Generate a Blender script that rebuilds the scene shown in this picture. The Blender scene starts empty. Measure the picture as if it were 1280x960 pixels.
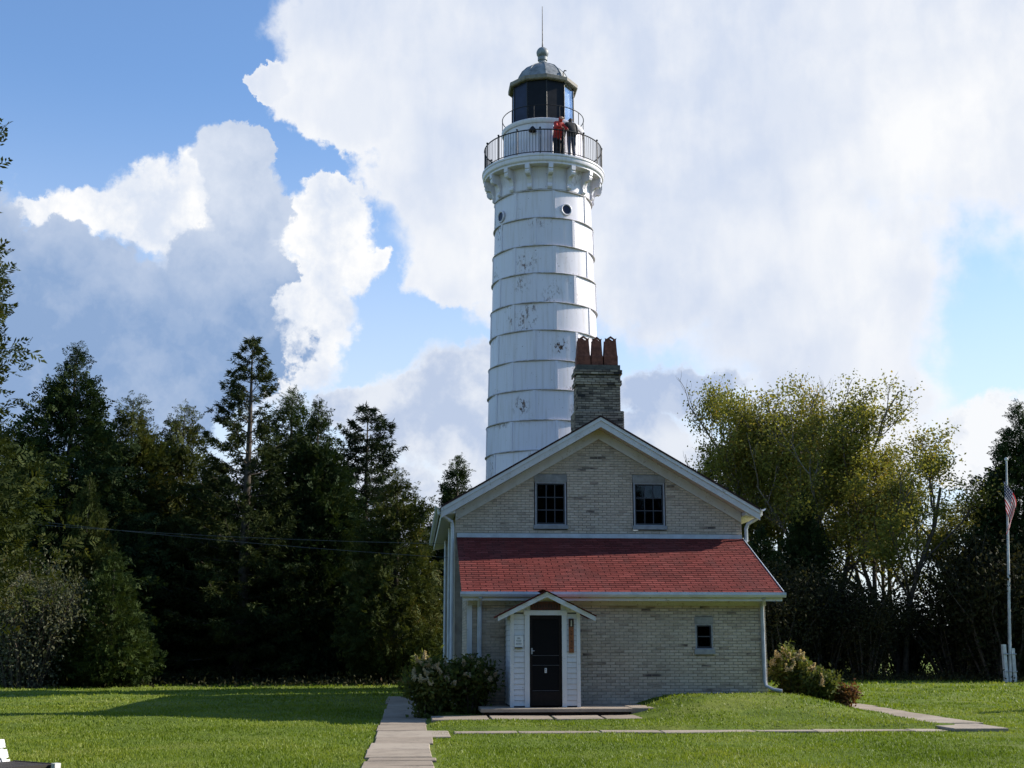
import bpy, math, random
import numpy as np
from mathutils import Vector, Matrix
R = math.radians
random.seed(7)
rng = np.random.default_rng(11)
SC = bpy.context.scene
COL = SC.collection

# ------------------------------------------------------------------ camera
FPX, HZ, VX, EYE = 1600.0, 806.0, 515.0, 1.6
PITCH = math.atan((HZ - 480) / FPX)
YAW = math.atan((640 - VX) / FPX * math.cos(PITCH))
CAM = np.array([0, 0, EYE])
FW = np.array([math.sin(YAW) * math.cos(PITCH), math.cos(YAW) * math.cos(PITCH), math.sin(PITCH)])
RT = np.array([math.cos(YAW), -math.sin(YAW), 0])
UP = np.cross(RT, FW)
cd = bpy.data.cameras.new('camera')
cd.sensor_width = 36.0
cd.lens = FPX / 1280 * 36.0
cd.clip_end = 6000
cam = bpy.data.objects.new('camera', cd)
COL.objects.link(cam)
cam.location = CAM
cam.rotation_euler = (math.pi / 2 + PITCH, 0, -YAW)
SC.camera = cam

def ray(x, y):
    return FW + RT * (x - 640) / FPX + UP * (480 - y) / FPX
def at(x, y, Y):            # world point seen at photo pixel x, y, at depth Y
    d = ray(x, y)
    return CAM + d * (Y / d[1])
def uv(x, y):               # azimuth and elevation of a photo pixel, in units of 1/16 rad
    d = ray(x, y); d = d / np.linalg.norm(d)
    return math.atan2(d[0], d[1]) * 16, math.asin(d[2]) * 16

# ------------------------------------------------------------------ light
SUN_AZ, SUN_EL = 13.2, 31.0          # azimuth measured from +X (right) towards +Y (away)
sd = np.array([math.cos(R(SUN_EL)) * math.cos(R(SUN_AZ)), math.cos(R(SUN_EL)) * math.sin(R(SUN_AZ)), math.sin(R(SUN_EL))])
sl = bpy.data.lights.new('sun', 'SUN')
sl.energy = 5.0
sl.angle = R(0.53)
sl.color = (1.0, 0.93, 0.82)
so = bpy.data.objects.new('sun', sl)
COL.objects.link(so)
so.rotation_euler = Vector(-sd).to_track_quat('-Z', 'Y').to_euler()
so.location = (60, 10, 60)

SC.view_settings.view_transform = 'Standard'
SC.view_settings.look = 'None'
SC.view_settings.exposure = 0.62
SC.view_settings.gamma = 1.0
SC.view_settings.use_curve_mapping = False
SC.cycles.use_denoising = True
SC.cycles.max_bounces = 6
SC.cycles.diffuse_bounces = 2
SC.cycles.transparent_max_bounces = 8
SC.cycles.caustics_reflective = False
SC.cycles.caustics_refractive = False

# ------------------------------------------------------------------ node helpers
class NT:
    def __init__(s, tree):
        s.t = tree; s.N = tree.nodes; s.L = tree.links
        s.N.clear()
    def node(s, typ, props=None, **inp):
        n = s.N.new(typ)
        for k, v in (props or {}).items(): setattr(n, k, v)
        for k, v in inp.items():
            key = int(k[1:]) if k[0] == 'i' and k[1:].isdigit() else k.replace('_', ' ')
            s.set(n.inputs[key], v)
        return n
    def set(s, sock, v):
        if isinstance(v, bpy.types.NodeSocket): s.L.new(v, sock)
        elif v is not None:
            if sock.type == 'RGBA' and len(v) == 3: v = (*v, 1)
            sock.default_value = v
    def m(s, op, a, b=None, c=None, clamp=False):
        n = s.N.new('ShaderNodeMath'); n.operation = op; n.use_clamp = clamp
        for i, v in enumerate((a, b, c)):
            if v is not None: s.set(n.inputs[i], v)
        return n.outputs[0]
    def v(s, op, a, b=None, scale=None):
        n = s.N.new('ShaderNodeVectorMath'); n.operation = op
        s.set(n.inputs[0], a)
        if b is not None: s.set(n.inputs[1], b)
        if scale is not None: s.set(n.inputs['Scale'], scale)
        return n.outputs['Value'] if op in ('LENGTH', 'DOT_PRODUCT', 'DISTANCE') else n.outputs[0]
    def sm(s, x, lo, hi, a=0.0, b=1.0, typ='SMOOTHSTEP'):
        n = s.N.new('ShaderNodeMapRange'); n.interpolation_type = typ
        for i, q in enumerate((x, lo, hi, a, b)): s.set(n.inputs[i], q)
        return n.outputs[0]
    def mix(s, f, a, b, blend='MIX'):
        n = s.N.new('ShaderNodeMix'); n.data_type = 'RGBA'; n.blend_type = blend
        s.set(n.inputs[0], f); s.set(n.inputs[6], a); s.set(n.inputs[7], b)
        return n.outputs[2]
    def noise(s, vec, scale, detail=4, rough=.5, dist=0, out=0):
        n = s.node('ShaderNodeTexNoise', Scale=scale, Detail=detail, Roughness=rough, Distortion=dist)
        if vec is not None: s.set(n.inputs['Vector'], vec)
        return n.outputs[out]
    def ramp(s, f, stops, interp='LINEAR'):
        n = s.N.new('ShaderNodeValToRGB'); e = n.color_ramp.elements; n.color_ramp.interpolation = interp
        while len(e) < len(stops): e.new(.5)
        for q, (p, c) in zip(e, stops): q.position = p; q.color = (*c, 1)
        s.set(n.inputs[0], f)
        return n.outputs[0]
    def bump(s, h, strength=.3, dist=.02):
        return s.node('ShaderNodeBump', Strength=strength, Distance=dist, Height=h).outputs[0]

# ------------------------------------------------------------------ sky with clouds
SKY = 0.14
w = bpy.data.worlds.new('World'); SC.world = w; w.use_nodes = True
T = NT(w.node_tree)
sky = T.node('ShaderNodeTexSky', dict(sky_type='NISHITA', sun_disc=False, sun_elevation=R(SUN_EL),
             sun_rotation=R(90 - SUN_AZ), air_density=1.0, dust_density=0.1, ozone_density=5.0, altitude=100))
D = T.node('ShaderNodeTexCoord').outputs['Generated']
sp = T.node('ShaderNodeSeparateXYZ', Vector=D)
U = T.m('MULTIPLY', T.m('ARCTAN2', sp.outputs[0], sp.outputs[1]), 16)
V = T.m('MULTIPLY', T.m('ARCSINE', sp.outputs[2]), 16)
P = T.node('ShaderNodeCombineXYZ', X=U, Y=V).outputs[0]
K = .66                                               # cloud radiance at this exposure
def n2(vec, scale, detail=4, rough=.55, off=(0, 0, 0), out=0):
    n = T.node('ShaderNodeTexNoise', dict(noise_dimensions='2D'), Scale=scale, Detail=detail, Roughness=rough)
    T.set(n.inputs['Vector'], T.v('ADD', vec, off) if any(off) else vec)
    return n.outputs[out]
HALF = (.5, .5, .5)
FINE = T.v('SUBTRACT', n2(P, 3.2, 6, .62, out=1), HALF)
VOR = T.node('ShaderNodeTexVoronoi', dict(feature='SMOOTH_F1', voronoi_dimensions='2D', normalize=True),
             Vector=T.v('ADD', P, T.v('SCALE', FINE, scale=.55)), Scale=2.5, Detail=2.0, Roughness=.55, Smoothness=.5).outputs['Distance']
N1 = n2(P, .55, 6, .55, (4, 9, 0))
N2 = n2(T.v('MULTIPLY', P, (1, .45, 1)), 1.5, 6, .6)
N3 = n2(P, 1.1, 6, .6, (31, 5, 0))

def warp(big, small, seed):
    a = T.v('SUBTRACT', n2(P, .8, 2, .55, (seed, seed * 1.7, 0), out=1), HALF)
    return T.v('ADD', P, T.v('ADD', T.v('SCALE', a, scale=big), T.v('SCALE', FINE, scale=small)))
def blobs(p, lst, k=.12):
    acc = None
    for (x, y, rx, ry) in lst:
        u, v = uv(x, y)
        n = T.N.new('ShaderNodeVectorMath'); n.operation = 'MULTIPLY_ADD'
        T.set(n.inputs[0], p); n.inputs[1].default_value = (100 / rx, 100 / ry, 0); n.inputs[2].default_value = (-u * 100 / rx, -v * 100 / ry, 0)
        d = T.v('LENGTH', n.outputs[0])
        acc = d if acc is None else T.m('SMOOTH_MIN', acc, d, k)
    return acc
def kc(r, g, b): return (r * K, g * K, b * K)

# layer A: the wide pale bank with its falling veil
A = blobs(warp(.8, .42, 3.1), [(520, 30, 185, 165), (455, 125, 125, 62), (600, 210, 165, 150), (690, 300, 140, 120), (900, 120, 420, 300),
               (1180, 60, 330, 235), (1010, 360, 185, 200), (330, 105, 34, 16), (560, 330, 70, 45), (1060, 500, 125, 170),
               (860, 330, 170, 110), (1500, 100, 330, 230), (760, -250, 520, 250), (1300, -260, 520, 260)])
softA = T.m('ADD', T.sm(U, uv(560, 200)[0], uv(1000, 300)[0], .16, .36), T.sm(N1, .35, .65, -.08, .14))
Aw = T.m('ADD', A, T.sm(N3, .3, .7, -.07, .07))
aA = T.sm(Aw, T.m('SUBTRACT', 1.02, softA), 1.07, 1.0, 0.0)
gl = blobs(P, [(1280, 210, 290, 230), (1120, 480, 120, 190), (420, 150, 120, 110), (640, 310, 150, 110)], .3)
tA = T.m('ADD', T.m('MULTIPLY', T.sm(N1, .36, .66), .40), T.m('MULTIPLY', T.sm(N2, .33, .70), .24))
tA = T.m('ADD', tA, T.m('ADD', T.m('MULTIPLY', T.sm(gl, .3, 1.25, 1, 0), .5), T.sm(A, .6, 1.0, 0, .22)), clamp=True)
cA = T.mix(tA, kc(.63, .71, .87), kc(.96, .97, .99))
# layer B: sunlit cumulus behind
B = T.m('ADD', blobs(warp(.55, .5, 8.4), [(195, 258, 82, 55), (115, 262, 62, 33), (55, 268, 40, 18), (405, 285, 62, 48), (425, 325, 62, 42), (395, 395, 62, 62),
               (345, 455, 85, 55), (255, 260, 60, 70), (300, 335, 105, 62), (360, 390, 70, 60), (470, 318, 26, 16), (420, 235, 40, 16)]), T.m('MULTIPLY', T.m('SUBTRACT', VOR, .35), .30))
aB = T.sm(T.m('ADD', B, T.sm(N3, .3, .7, -.10, .10)), .74, 1.08, 1, 0)
tB = T.m('ADD', T.sm(N3, .34, .66, .0, .75), T.m('ADD', T.sm(VOR, .1, .6, .35, 0), T.sm(N2, .35, .65, -.15, .15)), clamp=True)
cB = T.mix(tB, kc(.70, .77, .90), kc(1.0, 1.0, 1.0))
# layer C: blue-grey cumulus in front of them, in its own shade
C = T.m('ADD', blobs(warp(.32, .36, 5.5), [(292, 205, 50, 48), (325, 192, 26, 28), (308, 262, 56, 55), (285, 322, 84, 44), (78, 318, 66, 40), (115, 350, 95, 60),
               (190, 420, 190, 100), (325, 335, 46, 46), (50, 480, 190, 150), (240, 470, 70, 75), (-90, 400, 160, 170), (-60, 560, 300, 160)]),
        T.m('MULTIPLY', T.m('SUBTRACT', VOR, .33), .58))
aC = T.sm(T.m('ADD', C, T.sm(N3, .3, .7, -.05, .05)), T.sm(N1, .35, .65, .90, .74), 1.02, 1, 0)
tC = T.m('ADD', T.sm(V, uv(100, 420)[1], uv(250, 190)[1], -.12, .60), T.sm(N1, .35, .65, -.08, .18))
tC = T.m('ADD', T.m('ADD', tC, T.sm(VOR, .12, .55, .14, 0)), T.m('ADD', T.sm(C, .84, .99, 0, .12), T.sm(N3, .35, .65, -.06, .10)), clamp=True)
cC = T.mix(tC, kc(.27, .40, .64), kc(.74, .80, .91))
# layer D: low cumulus near the trees
Dd = T.m('ADD', blobs(warp(.5, .42, 12.3), [(575, 468, 70, 48), (530, 520, 110, 62), (455, 505, 80, 30), (640, 545, 150, 90), (845, 490, 95, 34), (800, 560, 110, 60),
               (1245, 535, 62, 46), (1210, 585, 55, 24), (1300, 600, 90, 60), (900, 600, 160, 50), (480, 640, 260, 80)]),
         T.m('MULTIPLY', T.m('SUBTRACT', VOR, .33), .44))
aD = T.sm(T.m('ADD', Dd, T.sm(N3, .3, .7, -.06, .06)), .68, 1.04, 1, 0)
tD = T.m('ADD', T.sm(N3, .33, .66, .1, .7), T.sm(Dd, .6, 1.0, 0, .45), clamp=True)
tD = T.m('SUBTRACT', tD, T.sm(T.v('LENGTH', T.v('MULTIPLY', T.v('SUBTRACT', P, (*uv(840, 495), 0)), (1.1, 2.4, 0))), .4, 1.3, .5, 0), clamp=True)
tD = T.m('ADD', tD, T.sm(U, uv(1100, 540)[0], uv(1200, 540)[0], 0, .6), clamp=True)
cD = T.mix(tD, kc(.46, .56, .76), kc(.93, .95, .98))
# sparser, dimmer cloud outside the view, thinned to cut fill light
Q = T.v('MULTIPLY', D, (16, 16, 26))
oN = T.noise(Q, .22, 5, .58)
u0, v0 = uv(640, 480)
far = T.m('MAXIMUM', T.sm(T.m('ABSOLUTE', T.m('SUBTRACT', U, u0)), 7.2, 9.5), T.sm(V, uv(640, 0)[1] + .6, uv(640, 0)[1] + 3))
far = T.m('MAXIMUM', far, T.sm(V, -.6, -.9))
cO = T.mix(T.sm(oN, .58, .70), kc(.80, .82, .86), kc(.45, .53, .70))
hz = T.sm(V, 0, 7.0, .85, 0)                          # pale air near the horizon

def bg(col, st=1.0): return T.node('ShaderNodeBackground', Color=col, Strength=st).outputs[0]
def mixs(a, s1, s2): return T.node('ShaderNodeMixShader', i0=a, i1=s1, i2=s2).outputs[0]
base = mixs(hz, bg(sky.outputs[0], SKY), bg(kc(.84, .90, .97)))
seen = base
for a, col in ((aA, cA), (aB, cB), (aC, cC), (aD, cD)):
    seen = mixs(a, seen, bg(col))
rest = mixs(T.m('MULTIPLY', T.sm(oN, .59, .71), .8), bg(sky.outputs[0], SKY), bg(cO))
T.L.new(mixs(far, seen, rest), T.node('ShaderNodeOutputWorld').inputs[0])
w.cycles.sampling_method = 'MANUAL'
w.cycles.sample_map_resolution = 512
# ------------------------------------------------------------------ materials
def material(name):
    m = bpy.data.materials.new(name); m.use_nodes = True
    t = NT(m.node_tree)
    out = t.node('ShaderNodeOutputMaterial')
    b = t.node('ShaderNodeBsdfPrincipled')
    t.L.new(b.outputs[0], out.inputs[0])
    t.out = out; t.b = b
    return m, t
def rnd(t):                 # one random number per piece, for single pieces and joined ones alike
    a = t.node('ShaderNodeObjectInfo').outputs['Random']
    g = t.node('ShaderNodeNewGeometry').outputs['Random Per Island']
    return t.m('FRACT', t.m('ADD', t.m('MULTIPLY', a, 7.31), g))
def pos(t):
    return t.node('ShaderNodeNewGeometry').outputs['Position']
def plain(name, col, rough=.6, metal=0.0, var=.25, scale=6.0, bump=.0, spec=.4):
    m, t = material(name)
    n = t.noise(pos(t), scale, 5, .6)
    c = t.mix(t.sm(n, .3, .7), tuple(q * (1 - var) for q in col), tuple(min(1, q * (1 + var * .6)) for q in col))
    t.set(t.b.inputs['Base Color'], c)
    t.set(t.b.inputs['Roughness'], t.sm(n, .2, .8, rough * .85, min(1, rough * 1.15)))
    t.b.inputs['Metallic'].default_value = metal
    t.b.inputs['Specular IOR Level'].default_value = spec
    if bump: t.set(t.b.inputs['Normal'], t.bump(t.noise(pos(t), scale * 6, 4, .6), bump, .01))
    return m

M = {}
def brick_mat(name, stops, grime, gz):
    m, t = material(name)
    p = pos(t)
    r = rnd(t)
    run = t.noise(t.v('MULTIPLY', p, (.9, .9, 5.0)), 1.1, 3, .6)          # darker bricks come in runs
    f = t.m('ADD', t.m('MULTIPLY', r, .72), t.sm(run, .45, .75, 0, .40), clamp=True)
    c = t.ramp(f, stops)
    c = t.mix(t.sm(t.noise(p, 9, 5, .65), .4, .75, 0, .28), c, tuple(q * .6 for q in grime))
    c = t.mix(t.sm(t.noise(p, .55, 4, .6), .45, .75, 0, .35), c, grime)
    c = t.mix(t.sm(t.noise(p, 60, 3, .6), .3, .7, 0, .25), c, (.5, .47, .4), 'OVERLAY')
    t.set(t.b.inputs['Base Color'], c)
    t.b.inputs['Roughness'].default_value = .9
    t.b.inputs['Specular IOR Level'].default_value = .2
    t.set(t.b.inputs['Normal'], t.bump(t.noise(p, 90, 4, .6), .35, .006))
    return m
M['brick'] = brick_mat('cream_brick', [(0, (.67, .565, .455)), (.3, (.63, .52, .41)), (.64, (.565, .46, .36)), (.82, (.42, .335, .265)), (.93, (.24, .19, .155)), (1, (.12, .095, .085))], (.20, .18, .14), 0)
M['sooty_brick'] = brick_mat('sooty_chimney_brick', [(0, (.44, .36, .27)), (.35, (.33, .265, .20)), (.6, (.20, .16, .125)), (.85, (.06, .05, .045)), (1, (.03, .027, .027))], (.07, .068, .065), 0)
M['mortar'] = plain('lime_mortar', (.40, .35, .29), .95, var=.25, scale=4, bump=.3, spec=.15)
M['soot_mortar'] = plain('sooty_mortar', (.11, .10, .085), .95, var=.3, scale=8, bump=.3, spec=.15)
M['stone'] = plain('grey_limestone', (.30, .29, .275), .9, var=.2, scale=7, bump=.2, spec=.2)

def paint_mat(name, col, peel, under, lo=.60, hi=.66, scale=5.0, stretch=(1, 1, 1), dirt=.25):
    m, t = material(name)
    p = pos(t)
    q = t.v('MULTIPLY', p, stretch)
    d = t.sm(t.noise(t.v('MULTIPLY', p, (2, 2, .5)), 2.2, 5, .6), .4, .8, 0, dirt)
    c = t.mix(d, col, (.32, .29, .24))
    f = t.m('MULTIPLY', t.sm(t.noise(q, scale, 6, .65), lo, hi), peel)
    c = t.mix(f, c, under)
    t.set(t.b.inputs['Base Color'], c)
    t.set(t.b.inputs['Roughness'], t.m('ADD', .5, t.m('MULTIPLY', f, .4)))
    t.b.inputs['Specular IOR Level'].default_value = .35
    t.set(t.b.inputs['Normal'], t.bump(t.noise(q, scale * 5, 4, .6), .12, .006))
    return m
M['trim'] = paint_mat('white_trim_paint', (.66, .655, .65), .8, (.30, .26, .21), .62, .68, 7)
M['peeling'] = paint_mat('peeling_white_paint', (.63, .61, .59), .75, (.36, .29, .21), .60, .66, 16, dirt=.3)
M['clap'] = paint_mat('clapboard_paint', (.68, .68, .69), .8, (.35, .33, .30), .64, .70, 9, (1, 1, 2.5))
M['metal_white'] = plain('white_gutter_metal', (.58, .60, .62), .4, 0, .15, 3)
M['metal_grey'] = plain('grey_downspout_metal', (.40, .42, .45), .4, .3, .2, 3)

def shingle_mat():
    m, t = material('red_shingle')
    r = rnd(t); p = pos(t)
    c = t.ramp(r, [(0, (.100, .020, .017)), (.35, (.135, .026, .021)), (.75, (.165, .033, .027)), (1, (.20, .046, .038))])
    c = t.mix(t.sm(t.noise(t.v('MULTIPLY', p, (1.6, .5, .5)), 1.2, 5, .65), .42, .72, 0, .45), c, (.10, .040, .036))
    c = t.mix(t.sm(t.noise(p, 140, 2, .6), .3, .7, 0, .16), c, (.28, .10, .08))
    t.set(t.b.inputs['Base Color'], c)
    t.b.inputs['Roughness'].default_value = .95
    t.b.inputs['Specular IOR Level'].default_value = .12
    t.set(t.b.inputs['Normal'], t.bump(t.noise(p, 170, 3, .6), .5, .006))
    return m
M['shingle'] = shingle_mat()
M['dark_roof'] = plain('dark_roof_edge', (.05, .028, .026), .9, 0, .3, 8, .3, .15)

def tower_mat(name='tower_steel_paint', rust=1.0):
    m, t = material(name)
    p = pos(t); r = rnd(t)
    c = t.mix(t.m('MULTIPLY', r, .35), (.65, .62, .67), (.54, .51, .56))
    st = t.noise(t.v('MULTIPLY', p, (5.5, 5.5, .35)), 1.6, 6, .6)        # rain streaks
    c = t.mix(t.sm(st, .46, .75, 0, .45), c, (.42, .36, .31))
    wp = t.v('ADD', p, t.node('ShaderNodeCombineXYZ', X=t.m('MULTIPLY', r, 9), Y=0.0, Z=t.m('MULTIPLY', r, 5)).outputs[0])
    area = t.sm(t.noise(wp, .42, 3, .5), .56, .66, 0, .8)
    for bx, by, br in ((655, 325, .42), (645, 352, .45), (627, 520, .30), (648, 506, .36), (662, 322, .3), (652, 392, .25), (700, 432, .3)):
        q = at(bx, by, 46.95)
        area = t.m('MAXIMUM', area, t.sm(t.v('LENGTH', t.v('SUBTRACT', p, tuple(map(float, q)))), br * .45, br * 1.5, 1, 0))
    ch = t.m('MULTIPLY', t.sm(t.noise(t.v('MULTIPLY', p, (1.3, 1.3, .8)), 6.5, 6, .72), .53, .565), area)
    sp = t.m('MULTIPLY', t.sm(t.noise(p, 9, 3, .6), .70, .72), .8)
    ch = t.m('MULTIPLY', t.m('MAXIMUM', ch, sp), rust)
    halo = t.m('MULTIPLY', t.sm(t.noise(t.v('MULTIPLY', p, (1.3, 1.3, .5)), 4.0, 4, .7), .52, .64, 0, .35), area)
    c = t.mix(t.m('MULTIPLY', halo, rust), c, (.44, .26, .14))
    c = t.mix(ch, c, t.mix(t.sm(t.noise(p, 11, 3, .6), .35, .65), (.022, .014, .011), (.17, .075, .035)))
    t.set(t.b.inputs['Base Color'], c)
    t.set(t.b.inputs['Roughness'], t.m('ADD', .42, t.m('MULTIPLY', ch, .4)))
    t.b.inputs['Specular IOR Level'].default_value = .45
    t.set(t.b.inputs['Normal'], t.bump(t.noise(p, 2.3, 3, .5), .10, .05))
    return m
M['tower'] = tower_mat()
M['tower_trim'] = tower_mat('tower_trim_paint', .25)
M['tower_ring'] = plain('stained_ring_paint', (.43, .40, .41), .7, 0, .4, 5, .2)  # rings a darker grey than the tower plates
M['black'] = plain('black_iron', (.010, .010, .012), .6, 0, .3, 8)
M['fascia'] = plain('tan_grey_fascia', (.20, .18, .15), .7, 0, .35, 6, .2)
M['dome'] = plain('weathered_dome_metal', (.235, .245, .25), .6, .2, .35, 5, .2)
M['black_panel'] = plain('black_lantern_panel', (.008, .009, .013), .45, 0, .3, 3, spec=.15)
M['navy_panel'] = plain('dark_blue_lantern_panel', (.016, .020, .045), .35, 0, .3, 3, spec=.2)
M['seam'] = plain('dark_clapboard_joint', (.06, .06, .065), .9, 0, .2, 10)  # dark core colour paints shadow lines in the gaps between clapboards
M['dark'] = plain('dark_interior', (.008, .008, .009), .7, 0, .3, 3)
M['screen'] = plain('black_screen_mesh', (.008, .008, .009), .8, 0, .3, 30, spec=.1)
M['door_frame'] = plain('brown_black_door_paint', (.016, .012, .011), .7, 0, .3, 12, spec=.15)
M['sign_brown'] = plain('reddish_brown_sign', (.075, .022, .014), .6, 0, .4, 14)
M['sign_wood'] = plain('orange_brown_sign', (.25, .085, .03), .6, 0, .3, 14)
M['plaque'] = plain('white_plaque', (.72, .73, .74), .5, 0, .08, 10)
M['ink'] = plain('grey_lettering', (.12, .12, .13), .7, 0, .2, 10)
M['ink_dark'] = plain('dark_lettering', (.03, .018, .014), .7, 0, .2, 10)
M['cream'] = plain('cream_mark', (.55, .50, .36), .7, 0, .2, 10)
M['terracotta'] = plain('terracotta_pot', (.19, .070, .045), .85, 0, .4, 9, .25, .2)
M['pole'] = plain('flagpole_paint', (.60, .60, .58), .55, 0, .25, 4)
M['wire'] = plain('wire_rubber', (.10, .10, .11), .6, 0, .2, 10)
M['bench_dark'] = plain('dark_bench_wood', (.035, .028, .024), .8, 0, .3, 10)  # shadow side of the white bench seat, painted as a dark colour
M['bench'] = paint_mat('bench_paint', (.72, .71, .68), .8, (.28, .25, .22), .60, .66, 14, dirt=.4)
def glass_mat(name, tint, alpha):
    m, t = material(name)
    t.N.remove(t.b)
    g = t.node('ShaderNodeBsdfGlossy', Roughness=.03, Color=(.9, .95, 1))
    tr = t.node('ShaderNodeBsdfTransparent', Color=tint)
    f = t.node('ShaderNodeFresnel', IOR=1.5)
    a = t.node('ShaderNodeMixShader', i0=t.m('ADD', t.m('MULTIPLY', f.outputs[0], .6), alpha, clamp=True), i1=tr.outputs[0], i2=g.outputs[0])
    t.L.new(a.outputs[0], t.out.inputs[0])
    return m
M['glass'] = glass_mat('lantern_glass', (.97, .985, 1.0), .06)
M['pane'] = glass_mat('window_pane', (.5, .52, .6), .0)
M['slab'] = None
def slab_mat():
    m, t = material('concrete_paving')
    r = rnd(t); p = pos(t)
    c = t.ramp(r, [(0, (.27, .215, .16)), (.5, (.33, .27, .205)), (1, (.38, .32, .25))])
    c = t.mix(t.sm(t.noise(p, 1.7, 6, .65), .42, .7, 0, .6), c, (.16, .13, .10))
    c = t.mix(t.sm(t.noise(p, 5.5, 6, .75), .58, .66, 0, .6), c, (.10, .09, .065))
    c = t.mix(t.sm(t.noise(p, 35, 4, .6), .3, .75, 0, .3), c, (.38, .34, .29))
    t.set(t.b.inputs['Base Color'], c)
    t.b.inputs['Roughness'].default_value = .95
    t.b.inputs['Specular IOR Level'].default_value = .15
    t.set(t.b.inputs['Normal'], t.bump(t.noise(p, 45, 5, .65), .4, .01))
    return m
M['slab'] = slab_mat()
def foliage(name, stops, trans=.25, rough=.7, patch=.5, spec=.08):
    m, t = material(name)
    r = rnd(t)
    n = t.noise(pos(t), .55, 3, .55)
    f = t.m('ADD', t.m('MULTIPLY', r, 1 - patch), t.sm(n, .3, .7, 0, patch), clamp=True)
    c = t.ramp(f, stops)
    t.set(t.b.inputs['Base Color'], c)
    t.b.inputs['Roughness'].default_value = rough
    t.b.inputs['Specular IOR Level'].default_value = spec
    tl = t.node('ShaderNodeBsdfTranslucent', Color=t.mix(1.0, c, (1.25, 1.15, .6), 'MULTIPLY'))
    mx = t.node('ShaderNodeMixShader', i0=trans, i1=t.b.outputs[0], i2=tl.outputs[0])
    t.L.new(mx.outputs[0], t.out.inputs[0])
    return m
M['cedar'] = foliage('cedar_foliage', [(0, (.010, .019, .008)), (.5, (.021, .038, .012)), (.8, (.038, .058, .016)), (1, (.060, .064, .020))], .15)
M['cedar_olive'] = foliage('olive_cedar_foliage', [(0, (.022, .032, .010)), (.5, (.046, .062, .016)), (.8, (.078, .086, .022)), (1, (.11, .085, .026))], .22)
M['cedar_green'] = foliage('young_cedar_foliage', [(0, (.018, .032, .009)), (.5, (.036, .058, .014)), (.9, (.07, .095, .022)), (1, (.12, .06, .02))], .18)
M['spruce'] = foliage('spruce_foliage', [(0, (.010, .018, .011)), (.5, (.020, .034, .015)), (1, (.042, .056, .020))], .10)
M['poplar'] = foliage('poplar_foliage', [(0, (.085, .098, .024)), (.3, (.15, .16, .034)), (.70, (.225, .222, .050)), (.92, (.28, .205, .050)), (1, (.30, .13, .038))], .45, .6)
M['thicket'] = foliage('thicket_foliage', [(0, (.016, .018, .010)), (.5, (.030, .032, .014)), (.9, (.055, .048, .020)), (1, (.075, .045, .02))], .2)
M['bright_shrub'] = foliage('bright_shrub_foliage', [(0, (.06, .085, .015)), (.6, (.13, .16, .025)), (1, (.22, .20, .03))], .35)
M['grey_shrub'] = foliage('grey_shrub_foliage', [(0, (.045, .058, .032)), (.5, (.095, .105, .062)), (1, (.19, .185, .125))], .3)
M['hydrangea'] = foliage('hydrangea_leaves', [(0, (.040, .060, .018)), (.6, (.090, .115, .030)), (1, (.18, .17, .05))], .35)
M['panicle'] = foliage('hydrangea_flowers', [(0, (.42, .30, .22)), (.5, (.55, .45, .31)), (1, (.62, .57, .40))], .35)
M['rust_leaf'] = foliage('rusty_leaves', [(0, (.10, .045, .025)), (.6, (.16, .075, .04)), (1, (.12, .10, .035))], .3)
M['bark'] = plain('bark', (.085, .070, .055), .95, 0, .4, 7, .5, .15)
M['pale_bark'] = plain('pale_bark', (.15, .135, .11), .9, 0, .45, 5, .4, .2)
M['jacket_red'] = plain('red_jacket', (.42, .030, .022), .75, 0, .3, 10)
M['jacket_black'] = plain('black_jacket', (.020, .019, .021), .8, 0, .3, 10)
M['jeans'] = plain('blue_jeans', (.060, .070, .12), .9, 0, .25, 12)
M['dark_cloth'] = plain('dark_trousers', (.022, .018, .02), .9, 0, .3, 12)
M['skin'] = plain('skin', (.45, .27, .19), .55, 0, .1, 10)
M['hair'] = plain('brown_hair', (.035, .024, .017), .7, 0, .3, 30)
M['shoe'] = plain('dark_shoe', (.02, .018, .018), .6, 0, .2, 10)

# ------------------------------------------------------------------ mesh helpers
def fast_mesh(name, V, F):
    V = np.asarray(V, dtype=np.float32); F = np.asarray(F, dtype=np.int32)
    me = bpy.data.meshes.new(name)
    k = F.shape[1]
    me.vertices.add(len(V)); me.vertices.foreach_set('co', V.ravel())
    me.loops.add(F.size); me.loops.foreach_set('vertex_index', F.ravel())
    me.polygons.add(len(F)); me.polygons.foreach_set('loop_start', np.arange(0, F.size, k, dtype=np.int32))
    me.polygons.foreach_set('loop_total', np.full(len(F), k, dtype=np.int32))
    me.update(calc_edges=True)
    return me

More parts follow.
